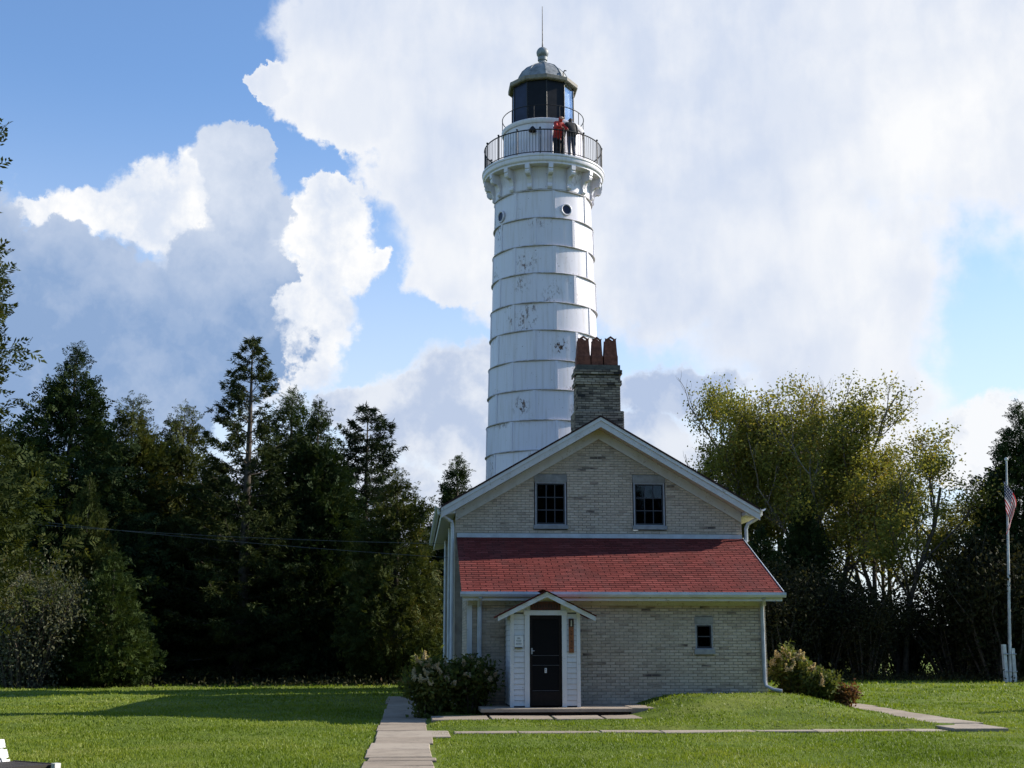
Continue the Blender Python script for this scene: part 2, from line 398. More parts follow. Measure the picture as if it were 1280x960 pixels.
class MB:
    def __init__(s): s.v = []; s.f = []; s.mi = []; s.cur = 0
    def add(s, vs, fs):
        o = len(s.v)
        s.v += [tuple(map(float, q)) for q in vs]
        s.f += [tuple(i + o for i in q) for q in fs]
        s.mi += [s.cur] * len(fs)
        return s
    def box(s, x0, x1, y0, y1, z0, z1):
        v = [(x, y, z) for z in (z0, z1) for y in (y0, y1) for x in (x0, x1)]
        return s.add(v, [(0, 2, 3, 1), (4, 5, 7, 6), (0, 1, 5, 4), (2, 6, 7, 3), (0, 4, 6, 2), (1, 3, 7, 5)])
    def obox(s, c, ax, ay, az, hx, hy, hz):
        c = np.array(c); ax, ay, az = (np.array(a, dtype=float) for a in (ax, ay, az))
        v = [c + ax * hx * i + ay * hy * j + az * hz * k for k in (-1, 1) for j in (-1, 1) for i in (-1, 1)]
        return s.add(v, [(0, 2, 3, 1), (4, 5, 7, 6), (0, 1, 5, 4), (2, 6, 7, 3), (0, 4, 6, 2), (1, 3, 7, 5)])
    def prism(s, poly, y0, y1, axis='y'):        # polygon in xz (or yz for axis x, xy for axis z), extruded
        n = len(poly)
        def p(a, b, c): return {'y': (a, c, b), 'x': (c, a, b), 'z': (a, b, c)}[axis]
        v = [p(a, b, y0) for a, b in poly] + [p(a, b, y1) for a, b in poly]
        f = [tuple(range(n)), tuple(range(2 * n - 1, n - 1, -1))] + [(i, i + n, (i + 1) % n + n, (i + 1) % n) for i in range(n)]
        return s.add(v, f)
    def tube(s, pts, r, n=8, cap=True):
        pts = [Vector(q) for q in pts]; rs = r if hasattr(r, '__len__') else [r] * len(pts)
        vs = []; fs = []; ref = None
        for i, p in enumerate(pts):
            d = (pts[min(i + 1, len(pts) - 1)] - pts[max(i - 1, 0)]).normalized()
            if ref is None: ref = d.orthogonal().normalized()
            a = (ref - d * ref.dot(d)).normalized(); b = d.cross(a); ref = a
            for k in range(n):
                t = 2 * math.pi * k / n
                vs.append(p + (a * math.cos(t) + b * math.sin(t)) * rs[i])
        for i in range(len(pts) - 1):
            for k in range(n):
                fs.append((i * n + k, i * n + (k + 1) % n, (i + 1) * n + (k + 1) % n, (i + 1) * n + k))
        if cap: fs += [tuple(range(n - 1, -1, -1)), tuple(range((len(pts) - 1) * n, len(pts) * n))]
        return s.add(vs, fs)
    def lathe(s, prof, c, n=64, a0=0.0, a1=2 * math.pi, closed=True):   # prof: (r, z)
        vs = []; fs = []; m = len(prof); cnt = n if closed else n + 1
        for i in range(cnt):
            t = a0 + (a1 - a0) * i / n
            for r, z in prof: vs.append((c[0] + r * math.sin(t), c[1] - r * math.cos(t), c[2] + z))
        for i in range(n):
            j = (i + 1) % cnt
            for k in range(m - 1): fs.append((i * m + k, j * m + k, j * m + k + 1, i * m + k + 1))
        return s.add(vs, fs)
    def ball(s, c, r, n=12, sz=1.0):
        prof = [(max(1e-4, r * math.cos(t)), r * sz * math.sin(t)) for t in np.linspace(-math.pi / 2, math.pi / 2, n // 2 + 1)]
        return s.lathe(prof, c, n)
    def build(s, name, mats, parent=None, smooth=False, origin=(0, 0, 0)):
        o = np.array(origin)
        me = bpy.data.meshes.new(name)
        me.from_pydata([tuple(np.array(q) - o) for q in s.v], [], s.f)
        for m in (mats if isinstance(mats, (list, tuple)) else [mats]): me.materials.append(m)
        if any(s.mi): me.polygons.foreach_set('material_index', s.mi)
        if smooth:
            me.polygons.foreach_set('use_smooth', [True] * len(me.polygons))
            try: me.set_sharp_from_angle(angle=R(38))
            except Exception: pass
        me.update()
        return link(name, me, parent)

def link(name, me, parent=None, loc=None, rot=None, scale=None):
    ob = bpy.data.objects.new(name, me); COL.objects.link(ob)
    if parent is not None: ob.parent = parent
    if loc is not None: ob.location = loc
    if rot is not None: ob.rotation_euler = rot
    if scale is not None: ob.scale = scale
    return ob
def tag(o, label, cat, group=None, kind=None):
    o['label'] = label; o['category'] = cat
    if group: o['group'] = group
    if kind: o['kind'] = kind
    return o
def thing(name, loc, label, cat, group=None):
    o = bpy.data.objects.new(name, None); COL.objects.link(o); o.location = loc
    o.empty_display_size = .2
    return tag(o, label, cat, group)

# ------------------------------------------------------------------ ground
def S(a, b, x):
    t = np.clip((np.asarray(x, float) - a) / (b - a), 0, 1); return t * t * (3 - 2 * t)
def ground_z(x, y):
    x = np.asarray(x, float); y = np.asarray(y, float)
    h = .09 * S(24.72, 25.1, y) * S(.2, .7, x) * (1 - S(10.3, 11.5, x))
    h = h + .40 * S(25.6, 29.6, y) * S(4.3, 6.2, x) * (1 - S(8.6, 10.5, x)) * (1 - S(38, 46, y))
    h = h + .03 * np.sin(x * .9 + 1) * np.sin(y * .7) * S(6, 11, np.abs(x - 3)) + .02 * np.sin(x * 2.3 + y * .4) * np.sin(y * 1.9 + x * .5) * S(1.2, 3, np.abs(x + .1))
    return h
def ground_mat():
    m, t = material('lawn_soil')
    p = pos(t)
    n = t.noise(p, .45, 4, .55); n2_ = t.noise(t.v('MULTIPLY', p, (1, .5, 1)), 3.5, 5, .65)
    c = t.ramp(n, [(.28, (.075, .115, .015)), (.5, (.125, .175, .020)), (.72, (.20, .215, .045))])
    c = t.mix(t.sm(n2_, .35, .7, 0, .55), c, (.040, .062, .012))
    c = t.mix(t.sm(t.noise(p, 22, 4, .7), .4, .75, 0, .5), c, (.14, .17, .04))
    t.set(t.b.inputs['Base Color'], c)
    t.b.inputs['Roughness'].default_value = .95
    t.b.inputs['Specular IOR Level'].default_value = .1
    t.set(t.b.inputs['Normal'], t.bump(t.noise(p, 30, 5, .7), .6, .04))
    return m
M['ground'] = ground_mat()
M['step_base'] = plain('dark_step_base', (.06, .045, .04), .95, 0, .3, 8, .3, .1)  # dark colour paints the shadow gap under the step slab
xs = np.concatenate([[-3000, -800, -200, -80], np.arange(-40, 60.1, 1.0)]); xs = np.unique(np.concatenate([xs, np.arange(-14, 18.01, .25), [100, 250, 800, 3000]]))
ys = np.unique(np.concatenate([[-3000, -400, -60, -10, 5, 12], np.arange(15, 47.01, .25), np.arange(48, 90, 1.5), [110, 200, 600, 3000]]))
GX, GY = np.meshgrid(xs, ys)
VV = np.stack([GX, GY, ground_z(GX, GY)], -1).reshape(-1, 3)
nx, ny = len(xs), len(ys)
ii = (np.arange(ny - 1)[:, None] * nx + np.arange(nx - 1)[None]).ravel()
me = fast_mesh('ground', VV, np.stack([ii, ii + 1, ii + nx + 1, ii + nx], -1))
me.materials.append(M['ground']); me.polygons.foreach_set('use_smooth', [True] * len(me.polygons))
ground = link('ground', me); ground['kind'] = 'structure'; ground['label'] = 'mown green lawn round the lighthouse'

# paving: every slab is a piece of its path
def path_obj(name, label):
    o = bpy.data.objects.new(name, None); COL.objects.link(o); o['kind'] = 'structure'; o['label'] = label
    return o
def slab(parent, x0, x1, y0, y1, z, th=.07, j=.012, skew=0.0, tilt=0.0):
    b = MB(); e = .012
    q = [(x0 + random.uniform(-j, j), y0 + random.uniform(-j, j)), (x1 + random.uniform(-j, j), y0 + random.uniform(-j, j) + skew),
         (x1 + random.uniform(-j, j), y1 + random.uniform(-j, j) + skew), (x0 + random.uniform(-j, j), y1 + random.uniform(-j, j))]
    cx = sum(a for a, _ in q) / 4; cy = sum(c for _, c in q) / 4
    def ins(p, d): 
        return (p[0] + math.copysign(d, cx - p[0]), p[1] + math.copysign(d, cy - p[1]))
    zz = [z + random.uniform(-.008, .008) + tilt * (k in (2, 3)) for k in range(4)]
    vs = [(*p, z - th) for p in q] + [(*p, h - e) for p, h in zip(q, zz)] + [(*ins(p, e), h) for p, h in zip(q, zz)]
    fs = [(8, 9, 10, 11)] + [(i, (i + 1) % 4, (i + 1) % 4 + 4, i + 4) for i in range(4)] + [(i + 4, (i + 1) % 4 + 4, (i + 1) % 4 + 8, i + 8) for i in range(4)]
    return b.add(vs, fs).build('slab', M['slab'], parent)
mp = path_obj('path', 'pale concrete slab path running past the house')
yy = [16.2, 16.9, 17.75, 18.45, 19.0, 19.7, 20.5, 21.7, 23.1, 24.9, 26.6, 28.3, 30.0, 31.5, 33.0, 34.6, 36.2, 37.8, 39.4, 41.0]
for a, b in zip(yy, yy[1:]):
    dx = random.uniform(-.04, .04); sh = -.02 - .10 * S(29, 40, a)
    slab(mp, -.60 + dx + sh, .36 + dx + sh + (.35 if 23.0 < a < 24.5 else 0), a + .015, b - .02, .03 + float(ground_z(-.1, (a + b) / 2)), skew=random.uniform(-.05, .05))
cp = path_obj('cross_path', 'narrow concrete slab path crossing the lawn in front of the house')
x = .80
while x < 10.05:
    l = random.uniform(1.1, 1.9)
    slab(cp, x, min(x + l, 10.1) - .02, 24.14 + random.uniform(-.06, .06), 24.66 + random.uniform(-.03, .02), .024)
    x += l
rp = path_obj('side_path', 'concrete slab path beside the corner of the house')
for k in range(8):
    y0 = 24.0 + k * 1.35; f = k / 8
    zz = [float(ground_z(10.1 + 1.3 * f + dx, y0 + dy)) for dx in (0, .5, 1.1) for dy in (0, .6, 1.3)]
    slab(rp, 10.12 + 1.3 * f, 11.15 + 1.1 * f, y0, y0 + 1.33, .012 + (max(zz) + sum(zz) / 9) / 2, th=.08, skew=random.uniform(-.06, .06))
fp = path_obj('forecourt_paving', 'row of concrete slabs in front of the door step')
for a, b in ((.42, 1.62), (1.65, 2.95), (2.98, 4.0), (4.03, 5.0)):
    slab(fp, a, b - .015, 26.95 + random.uniform(-.05, .05), 28.05, .115, skew=.03, tilt=.01)
st = path_obj('door_step', 'raised concrete slab in front of the entrance door')
b = MB(); b.box(1.56, 4.68, 28.14, 30.1, -.02, .18); b.build('step_base', M['step_base'], st)
slab(st, 1.48, 4.75, 28.05, 30.15, .265, th=.075, j=.02)
slab(st, 4.77, 5.5, 28.3, 30.15, .262, th=.2, j=.02)

# grass blades
def grass():
    V = []; 
    zones = [((-8, 9), (14, 16.5), 700, .034), ((-9, 9.5), (16.5, 21), 900, .034), ((-11, 13), (21, 27), 480, .036), ((-13, 17), (27, 36), 190, .042), ((-18, 24), (36, 50), 50, .055), ((-24, 34), (50, 66), 14, .075)]
    Ps = []; Hs = []
    for (x0, x1), (y0, y1), d, h in zones:
        n = int((x1 - x0) * (y1 - y0) * d)
        X = rng.uniform(x0, x1, n); Y = rng.uniform(y0, y1, n)
        # inside the view wedge only, with a margin
        k = (X > -Y * .36 - 1.5) & (X < Y * .50 + 1.5)
        Ps.append(np.stack([X[k], Y[k]], -1)); Hs.append(np.full(k.sum(), h))
    p = np.concatenate(Ps); h = np.concatenate(Hs)
    X, Y = p[:, 0], p[:, 1]
    bad = ((X > -.64) & (X < .38) & (Y < 41)) | ((X > .38) & (X < 10.2) & (Y > 24.22 + .06 * np.sin(X * 3.1)) & (Y < 24.66)) | ((X > .38) & (X < 5.0) & (Y > 27.0) & (Y < 30.3))
    f = (Y - 24) / 10.8
    bad |= (X > 10.12 + 1.3 * f) & (X < 11.15 + 1.1 * f) & (Y > 23.95) & (Y < 34.7)
    bad |= (X > 1.0) & (X < 8.75) & (Y > 30.1) & (Y < 45.5)
    bad |= (X > 2.1) & (X < 3.75) & (Y > 28.4) & (Y < 31)
    keep = ~bad | (rng.random(len(X)) < 0)
    X, Y, h = X[keep], Y[keep], h[keep]
    n = len(X)
    clump = .75 + .5 * (np.sin(X * 1.7 + 2 * np.sin(Y * .8)) * np.sin(Y * 1.3 + X * .3) * .5 + .5)
    h = h * clump * rng.uniform(.6, 1.35, n)
    wd = h * rng.uniform(.14, .28, n) * (1 + (Y - 17) / 26)
    az = rng.uniform(0, 2 * np.pi, n); la = rng.uniform(0, 2 * np.pi, n); ln = h * rng.uniform(.1, .8, n)
    z = ground_z(X, Y) - .004
    sx, sy = np.cos(az) * wd, np.sin(az) * wd
    a = np.stack([X - sx, Y - sy, z], -1); b = np.stack([X + sx, Y + sy, z], -1)
    c = np.stack([X + np.cos(la) * ln, Y + np.sin(la) * ln, z + h], -1)
    me = fast_mesh('grass', np.stack([a, b, c], 1).reshape(-1, 3), np.arange(n * 3).reshape(-1, 3))
    m, t = material('grass_blades')
    r = rnd(t); q = pos(t)
    col = t.ramp(t.m('ADD', t.m('MULTIPLY', r, .40), t.sm(t.noise(t.v('MULTIPLY', q, (1, .6, 1)), .30, 6, .65), .33, .67, -.05, .62), clamp=True),
                 [(0, (.100, .145, .014)), (.35, (.150, .205, .018)), (.7, (.21, .255, .030)), (1, (.29, .295, .075))])
    t.set(t.b.inputs['Base Color'], col); t.b.inputs['Roughness'].default_value = .55; t.b.inputs['Specular IOR Level'].default_value = .25
    tl = t.node('ShaderNodeBsdfTranslucent', Color=t.mix(1.0, col, (1.1, 1.15, .5), 'MULTIPLY'))
    t.L.new(t.node('ShaderNodeMixShader', i0=.35, i1=t.b.outputs[0], i2=tl.outputs[0]).outputs[0], t.out.inputs[0])
    me.materials.append(m)
    o = link('grass', me)
    tag(o, 'short green mown grass covering the lawn', 'grass', kind='stuff')
    print('grass', n)
grass()
#@@HOUSE
# ------------------------------------------------------------------ keeper's house
HL = np.array([4.86, 33.4, .25])
house = thing('brick_house', HL, 'cream brick gabled cottage with red shingled lean-to, at the foot of the white tower', 'house')
def hb(mb, name, mat, parent=None, smooth=False): return mb.build(name, mat, parent or house, smooth, HL)
XL, XR, YG, YB = 1.08, 8.65, 33.4, 45.2
RX, RZ, SL = 4.86, 7.52, .58
WX0, WX1, YW = 1.28, 8.32, 30.2
def roof_z(x, d=0.0): return RZ - SL * abs(x - RX) - d
GW = [(3.17, 3.98, 4.67, 5.80), (5.78, 6.60, 4.67, 5.80)]     # gable windows
LW = (6.63, 7.04, 1.50, 2.08)                                 # lean-to window

def courses(x0, x1, z0, z1, holes=(), clip=None, pz=.068, lx=.215):
    out = []; k = 0; z = z0
    while z + .06 < z1:
        x = x0 - (lx / 2 if k % 2 else 0)
        while x < x1 - .02:
            segs = [(max(x, x0), min(x + lx - .009, x1))]
            for (a, b, c, d) in holes:
                if z + .06 > c and z < d:
                    segs = [q for s0, s1 in segs for q in ((s0, min(s1, a)), (max(s0, b), s1)) if q[1] - q[0] > .03]
            for s0, s1 in segs:
                if s1 - s0 > .03 and (clip is None or (clip(s0, z + .06) and clip(s1, z + .06))):
                    out.append(((s0 + s1) / 2, s1 - s0, z + .03))
            x += lx
        z += pz; k += 1
    return out
def brick_verts(w, h=.059, d=.03, e=.004):
    a, b = w / 2, h / 2
    v = [(-a, 0, -b), (a, 0, -b), (a, 0, b), (-a, 0, b), (-a + e, -d, -b + e), (a - e, -d, -b + e), (a - e, -d, b - e), (-a + e, -d, b - e)]
    return v, [(4, 5, 6, 7), (0, 1, 5, 4), (1, 2, 6, 5), (2, 3, 7, 6), (3, 0, 4, 7)]
# mortar cores of the walls
lw = MB()
hx0, hx1, hz0, hz1 = LW[0] - .02, LW[1] + .02, LW[2] - .12, LW[3] + .17
for q in ((WX0, hx0, .0, 2.70), (hx1, WX1, .0, 2.70), (hx0, hx1, .0, hz0), (hx0, hx1, hz1, 2.70)): lw.box(q[0], q[1], YW, YW + .3, q[2], q[3])
lean_wall = hb(lw, 'lean_to_wall', M['mortar'])
for x0, x1 in ((WX0, WX0 + .3), (WX1 - .3, WX1)):
    sw = MB(); sw.prism([(YW + .3, .0), (YG, .0), (YG, 4.2), (YW + .3, 2.85)], x0, x1, 'x')
    hb(sw, 'lean_to_side_wall', M['mortar'])
gw = MB()
def col(x0, x1, z0, z1=None):
    if z1 is not None: gw.box(x0, x1, YG, YG + .3, z0, z1); return
    pts = [(x0, z0), (x1, z0), (x1, roof_z(x1, .24))] + ([(RX, roof_z(RX, .24))] if x0 < RX < x1 else []) + [(x0, roof_z(x0, .24))]
    gw.prism(pts, YG, YG + .3)
xs_ = [XL] + [q for g in GW for q in (g[0] - .03, g[1] + .03)] + [XR]
for i in range(5):
    a, b = xs_[i], xs_[i + 1]
    if i in (1, 3): g = GW[i // 2]; col(a, b, .0, g[2] - .12); col(a, b, g[3] + .22)
    else: col(a, b, .0)
gable_wall = hb(gw, 'gable_wall', M['mortar'])
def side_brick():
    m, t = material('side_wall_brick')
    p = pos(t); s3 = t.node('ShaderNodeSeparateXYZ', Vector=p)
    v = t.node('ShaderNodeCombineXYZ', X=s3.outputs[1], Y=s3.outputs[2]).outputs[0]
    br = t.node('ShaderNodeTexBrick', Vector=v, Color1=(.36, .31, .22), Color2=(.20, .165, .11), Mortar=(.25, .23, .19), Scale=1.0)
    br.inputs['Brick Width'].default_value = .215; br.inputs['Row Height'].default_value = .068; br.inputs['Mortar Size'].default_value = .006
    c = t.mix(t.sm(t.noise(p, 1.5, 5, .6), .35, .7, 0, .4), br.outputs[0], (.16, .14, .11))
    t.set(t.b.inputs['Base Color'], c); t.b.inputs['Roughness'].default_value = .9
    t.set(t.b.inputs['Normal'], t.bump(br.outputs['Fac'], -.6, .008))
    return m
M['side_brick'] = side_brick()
for x0 in (XL, XR - .3):
    s_ = MB(); s_.box(x0, x0 + .3, YG + .3, YB, 0, 5.05); hb(s_, 'side_wall', M['side_brick'])
r_ = MB(); r_.prism([(XL + .3, 0), (XR - .3, 0), (XR - .3, 5.05), (RX, 7.25), (XL + .3, 5.05)], YB - .3, YB)
hb(r_, 'rear_wall', M['side_brick'])

# bricks: the nearest courses one by one, the rest joined
lean = courses(WX0, WX1, .06, 2.55, [(hx0 + .02, hx1 - .02, hz0, hz1), (2.15, 3.70, 0, 2.6)])
gab = courses(XL, XR, 4.46, 7.3, [(g[0] - .03, g[1] + .03, g[2] - .12, g[3] + .22) for g in GW], lambda x, z: z < roof_z(x, .27))
vis = sorted(lean, key=lambda q: -((q[0] > 3.7) * 2 + (q[2] > .5) + (1.0 < q[2] < 2.3) + .4 * q[1] / .2))
single, rest = vis[:300], vis[300:]
bm_cache = {}
for (x, w_, z) in single:
    key = round(w_, 3)
    if key not in bm_cache:
        v, f = brick_verts(w_); me = bpy.data.meshes.new('brick'); me.from_pydata(v, [], f); me.materials.append(M['brick']); bm_cache[key] = me
    link('brick', bm_cache[key], lean_wall, (x - HL[0], YW + .02 - random.uniform(0, .005) - HL[1], z - HL[2]), (random.gauss(0, .01), 0, random.gauss(0, .006)))
jb = MB()
for (x, w_, z) in rest:
    v, f = brick_verts(w_); dy = random.uniform(0, .005)
    jb.add([(a + x, b + YW + .02 - dy, c + z) for a, b, c in v], f)
for (x, w_, z) in gab:
    v, f = brick_verts(w_); dy = random.uniform(0, .005)
    jb.add([(a + x, b + YG + .02 - dy, c + z) for a, b, c in v], f)
for (y, w_, z) in courses(YW + .02, YG - .05, .06, 4.1, (), lambda y, z: z < 2.7 + (y - YW) * .42):
    v, f = brick_verts(w_)
    jb.add([(WX0 + .02 + b, y - a, c + z) for a, b, c in v], f)
bw = hb(jb, 'brickwork', M['brick']); bw['kind'] = 'stuff'

# roof of the main gable with its boards
rf = MB()
EX = 4.17
for s in (-1, 1):
    e = RX + s * EX
    rf.prism([(RX, RZ), (e, RZ - SL * EX), (e, RZ - SL * EX - .05), (RX, RZ - .05)][::s], 32.86, YB + .4)
gable_roof = hb(rf, 'gable_roof', M['dark_roof'])
def rake(d0, d1, y0, y1, name, mat, x_end=EX, parent=None):
    for s in (-1, 1):
        b = MB(); e = RX + s * x_end
        b.prism([(RX, RZ - d0), (e, RZ - SL * x_end - d0), (e, RZ - SL * x_end - d1), (RX, RZ - d1)][::s], y0, y1)
        hb(b, name, mat, parent or gable_roof)
rake(.05, .14, 32.875, 32.96, 'rake_moulding', M['trim'])
rake(.14, .31, 32.90, 32.955, 'rake_board', M['peeling'])
rake(.265, .285, 32.957, 33.352, 'soffit', M['peeling'], 4.05)
rake(.29, .56, 33.355, 33.385, 'frieze_board', M['peeling'], 3.78)
for s in (-1, 1):
    b = MB(); x0, x1 = RX + s * 3.795, RX + s * 4.15
    b.prism([(x0, roof_z(x0, .30)), (x0, 4.93), (x1, 4.86), (x1, roof_z(x1, .055))][::-s], 32.97, YB + .3)
    hb(b, 'eave_box', M['trim'], gable_roof)
# gutters and downspouts
def half_round(cx, cz, r, n=9):
    o = [(cx + r * math.cos(math.pi + math.pi * k / (n - 1)), cz + r * math.sin(math.pi + math.pi * k / (n - 1))) for k in range(n)]
    i = [(cx + (r - .008) * math.cos(-math.pi * k / (n - 1)), cz + (r - .008) * math.sin(-math.pi * k / (n - 1))) for k in range(n)]
    return o + i
for cx in (RX - EX - .07, RX + EX + .07):
    g = MB(); g.prism(half_round(cx, 5.10, .075), 32.84, YB + .3)
    hb(g, 'gutter', M['metal_white'], gable_roof)
dsp = MB(); dsp.tube([(.64, 33.02, 5.04), (.64, 33.02, 4.93), (.98, 33.26, 4.72), (1.0, 33.28, 4.6), (1.0, 33.28, .35), (.95, 33.2, .22)], .048, 8)
hb(dsp, 'downspout', M['metal_white'], None, True)
dsp = MB(); dsp.tube([(9.08, 33.02, 5.04), (9.08, 33.02, 4.95), (8.98, 33.1, 4.84), (8.78, 33.24, 4.72), (8.74, 33.28, 4.6), (8.74, 33.28, 4.25)], .048, 8)
hb(dsp, 'downspout', M['metal_white'], None, True)
for y in (36.5, 41.0):
    dsp = MB(); dsp.tube([(1.02, y, 4.85), (1.02, y, .3)], .045, 8); hb(dsp, 'downspout', M['metal_white'], None, True)

# lean-to roof
Y0, Z0, Y1, Z1 = 29.80, 2.80, 33.38, 4.335
LX0, LX1 = 1.12, 8.65
slope = math.atan2(Z1 - Z0, Y1 - Y0); slen = math.hypot(Z1 - Z0, Y1 - Y0)
ax = np.array([1, 0, 0]); ay = np.array([0, math.cos(slope), math.sin(slope)]); az = np.array([0, -math.sin(slope), math.cos(slope)])
lr = MB(); lr.obox(np.array([(LX0 + LX1) / 2, (Y0 + Y1) / 2, (Z0 + Z1) / 2]) - az * .03, ax, ay, az, (LX1 - LX0) / 2, slen / 2, .028)
lean_roof = hb(lr, 'lean_to_roof', M['dark_roof'])
def shingle_verts(w, l=.20, t=.009):
    v = [(x, y, z) for z in (0, 1) for y in (0, 1) for x in (0, 1)]
    v = [((x - .5) * w, y * l, z * (t if y == 0 else t * .3) + (.0095 if y == 0 else .002)) for x, y, z in v]
    return v, [(4, 5, 7, 6), (0, 1, 5, 4), (0, 4, 6, 2), (1, 3, 7, 5)]
tabs = []
ex = .14; row = 0; u_ = -.03
while u_ < slen - .05:
    x = LX0 - (.15 if row % 2 else .0) - random.uniform(0, .03)
    while x < LX1:
        a, b = max(x, LX0 - .012), min(x + .298, LX1 + .012)
        if b - a > .05: tabs.append(((a + b) / 2, b - a, u_ + random.uniform(-.004, .004)))
        x += .305
    u_ += ex; row += 1
tab_cache = {}; sj = MB()
org = np.array([0, Y0, Z0])
for i, (x, w_, u_) in enumerate(tabs):
    p = org + ay * u_ + ax * x
    v, f = shingle_verts(round(w_, 2) - random.choice((.007, .010, .015)))
    if i < 300:
        k = round(w_, 2)
        if k not in tab_cache:
            me = bpy.data.meshes.new('shingle'); me.from_pydata(v, [], f); me.materials.append(M['shingle']); tab_cache[k] = me
        link('shingle', tab_cache[k], lean_roof, tuple(p - HL), (slope + random.gauss(0, .004), random.gauss(0, .002), random.gauss(0, .004)))
    else:
        sj.add([p + ax * a + ay * b + az * c for a, b, c in v], f)
ss = hb(sj, 'shingle_courses', M['shingle'], lean_roof); ss['kind'] = 'stuff'
b = MB(); b.box(XL + .04, XR - .01, 33.345, 33.372, 4.335, 4.445); hb(b, 'flashing', M['metal_white'], lean_roof)
b = MB(); b.obox(np.array([LX1 + .022, (Y0 + Y1) / 2, (Z0 + Z1) / 2]) + az * .002, ax, ay, az, .008, slen / 2, .03); hb(b, 'drip_edge', M['metal_white'], lean_roof)
b = MB(); b.obox(np.array([LX1 - .06, (Y0 + Y1) / 2, (Z0 + Z1) / 2]) - az * .14, ax, ay, az, .025, slen / 2 - .05, .075); hb(b, 'rake_board', M['trim'], lean_roof)
b = MB(); b.obox(np.array([LX0 + .05, (Y0 + Y1) / 2, (Z0 + Z1) / 2]) - az * .14, ax, ay, az, .025, slen / 2 - .05, .075); hb(b, 'rake_board', M['trim'], lean_roof)
b = MB(); b.prism([(29.70, 2.80), (29.69, 2.74), (29.72, 2.685), (29.80, 2.685), (29.80, 2.79), (29.79, 2.79), (29.79, 2.70), (29.725, 2.70), (29.705, 2.745), (29.71, 2.80)], LX0 - .03, LX1 + .05, 'x')
hb(b, 'gutter', M['metal_white'], lean_roof)
b = MB(); b.box(LX0 + .02, LX1 - .02, 29.803, 29.83, 2.60, 2.755); hb(b, 'fascia', M['trim'], lean_roof)
b = MB(); b.box(LX0 + .03, LX1 - .03, 29.832, 30.15, 2.655, 2.675); hb(b, 'soffit', M['trim'], lean_roof)
b = MB(); b.box(WX0 - .01, WX1 + .01, 30.15, 30.187, 2.50, 2.654); hb(b, 'frieze_board', M['peeling'], lean_roof)
dsp = MB(); dsp.tube([(8.18, 29.76, 2.69), (8.18, 29.85, 2.62), (8.22, 30.1, 2.52), (8.22, 30.12, 2.40), (8.22, 30.12, .78), (8.24, 30.08, .66), (8.38, 29.95, .58), (8.56, 29.88, .55)], .045, 8)
hb(dsp, 'downspout', M['metal_grey'], None, True)
dsp = MB(); dsp.tube([(1.55, 29.76, 2.69), (1.55, 29.85, 2.62), (1.55, 30.1, 2.50), (1.55, 30.12, 2.40), (1.55, 30.12, .3)], .055, 8)
hb(dsp, 'downspout', M['metal_white'], None, True)
b = MB(); b.box(1.262, 1.38, 30.158, 30.178, .2, 2.498); hb(b, 'corner_board', M['trim'])

# windows
def window(x0, x1, z0, z1, y, cols, rows, sill_t, lintel_h, fr=.034, lx=.05, parent=None, screen=True):
    f = MB()
    f.box(x0 - .005, x0 + fr, y - .01, y + .10, z0, z1); f.box(x1 - fr, x1 + .005, y - .01, y + .10, z0, z1)
    f.box(x0 + fr, x1 - fr, y - .01, y + .10, z1 - fr, z1); f.box(x0 + fr, x1 - fr, y - .01, y + .10, z0, z0 + fr * .7)
    win = hb(f, 'window', M['window_frame'])
    b = MB(); b.box(x0 - .04, x1 + .04, y + .30, y + .5, z0 - .03, z1 + .03); hb(b, 'interior', M['dark'], win)
    ix0, ix1, iz0, iz1 = x0 + fr, x1 - fr, z0 + fr * .7, z1 - fr
    s = MB(); q = .03
    s.box(ix0 + .001, ix0 + q, y + .02, y + .06, iz0 + .001, iz1 - .001); s.box(ix1 - q, ix1 - .001, y + .02, y + .06, iz0 + .001, iz1 - .001)
    s.box(ix0 + q, ix1 - q, y + .02, y + .06, iz1 - q, iz1 - .001); s.box(ix0 + q, ix1 - q, y + .02, y + .06, iz0 + .001, iz0 + q * 1.4)
    hb(s, 'sash', M['sash'], win)
    gx = np.linspace(ix0 + q, ix1 - q, cols + 1); gz = np.linspace(iz0 + q * 1.4, iz1 - q, rows + 1)
    for xx in gx[1:-1]:
        m_ = MB(); m_.box(xx - .011, xx + .011, y + .03, y + .055, gz[0], gz[-1]); hb(m_, 'muntin', M['muntin'], win)
    for i, zz in enumerate(gz[1:-1]):
        m_ = MB(); m_.box(gx[0], gx[-1], y + .026, y + .0295, zz - .013, zz + .013); hb(m_, 'muntin', M['muntin'], win)
    for i in range(cols):
        for j in range(rows):
            p_ = MB(); k = .001; t = random.uniform(-.004, .004)
            p_.add([(gx[i] + k, y + .044, gz[j] + k), (gx[i + 1] - k, y + .044 + t, gz[j] + k), (gx[i + 1] - k, y + .044 + t, gz[j + 1] - k), (gx[i] + k, y + .044, gz[j + 1] - k),
                    (gx[i] + k, y + .048, gz[j] + k), (gx[i + 1] - k, y + .048 + t, gz[j] + k), (gx[i + 1] - k, y + .048 + t, gz[j + 1] - k), (gx[i] + k, y + .048, gz[j + 1] - k)],
                   [(0, 1, 2, 3), (7, 6, 5, 4), (0, 4, 5, 1), (1, 5, 6, 2), (2, 6, 7, 3), (3, 7, 4, 0)])
            hb(p_, 'pane', M['pane'], win)
    b = MB(); b.box(x0 - lx, x1 + lx, y - .06, y + .15, z0 - sill_t, z0 - .001); hb(b, 'sill', M['stone_light'], win)
    b = MB(); b.box(x0 - lx * .5, x1 + lx * .5, y - .022, y + .2, z1 + .001, z1 + lintel_h); hb(b, 'lintel', M['stone'], win)
    return win
M['sash'] = plain('dark_sash_paint', (.03, .032, .04), .5, 0, .2, 10)
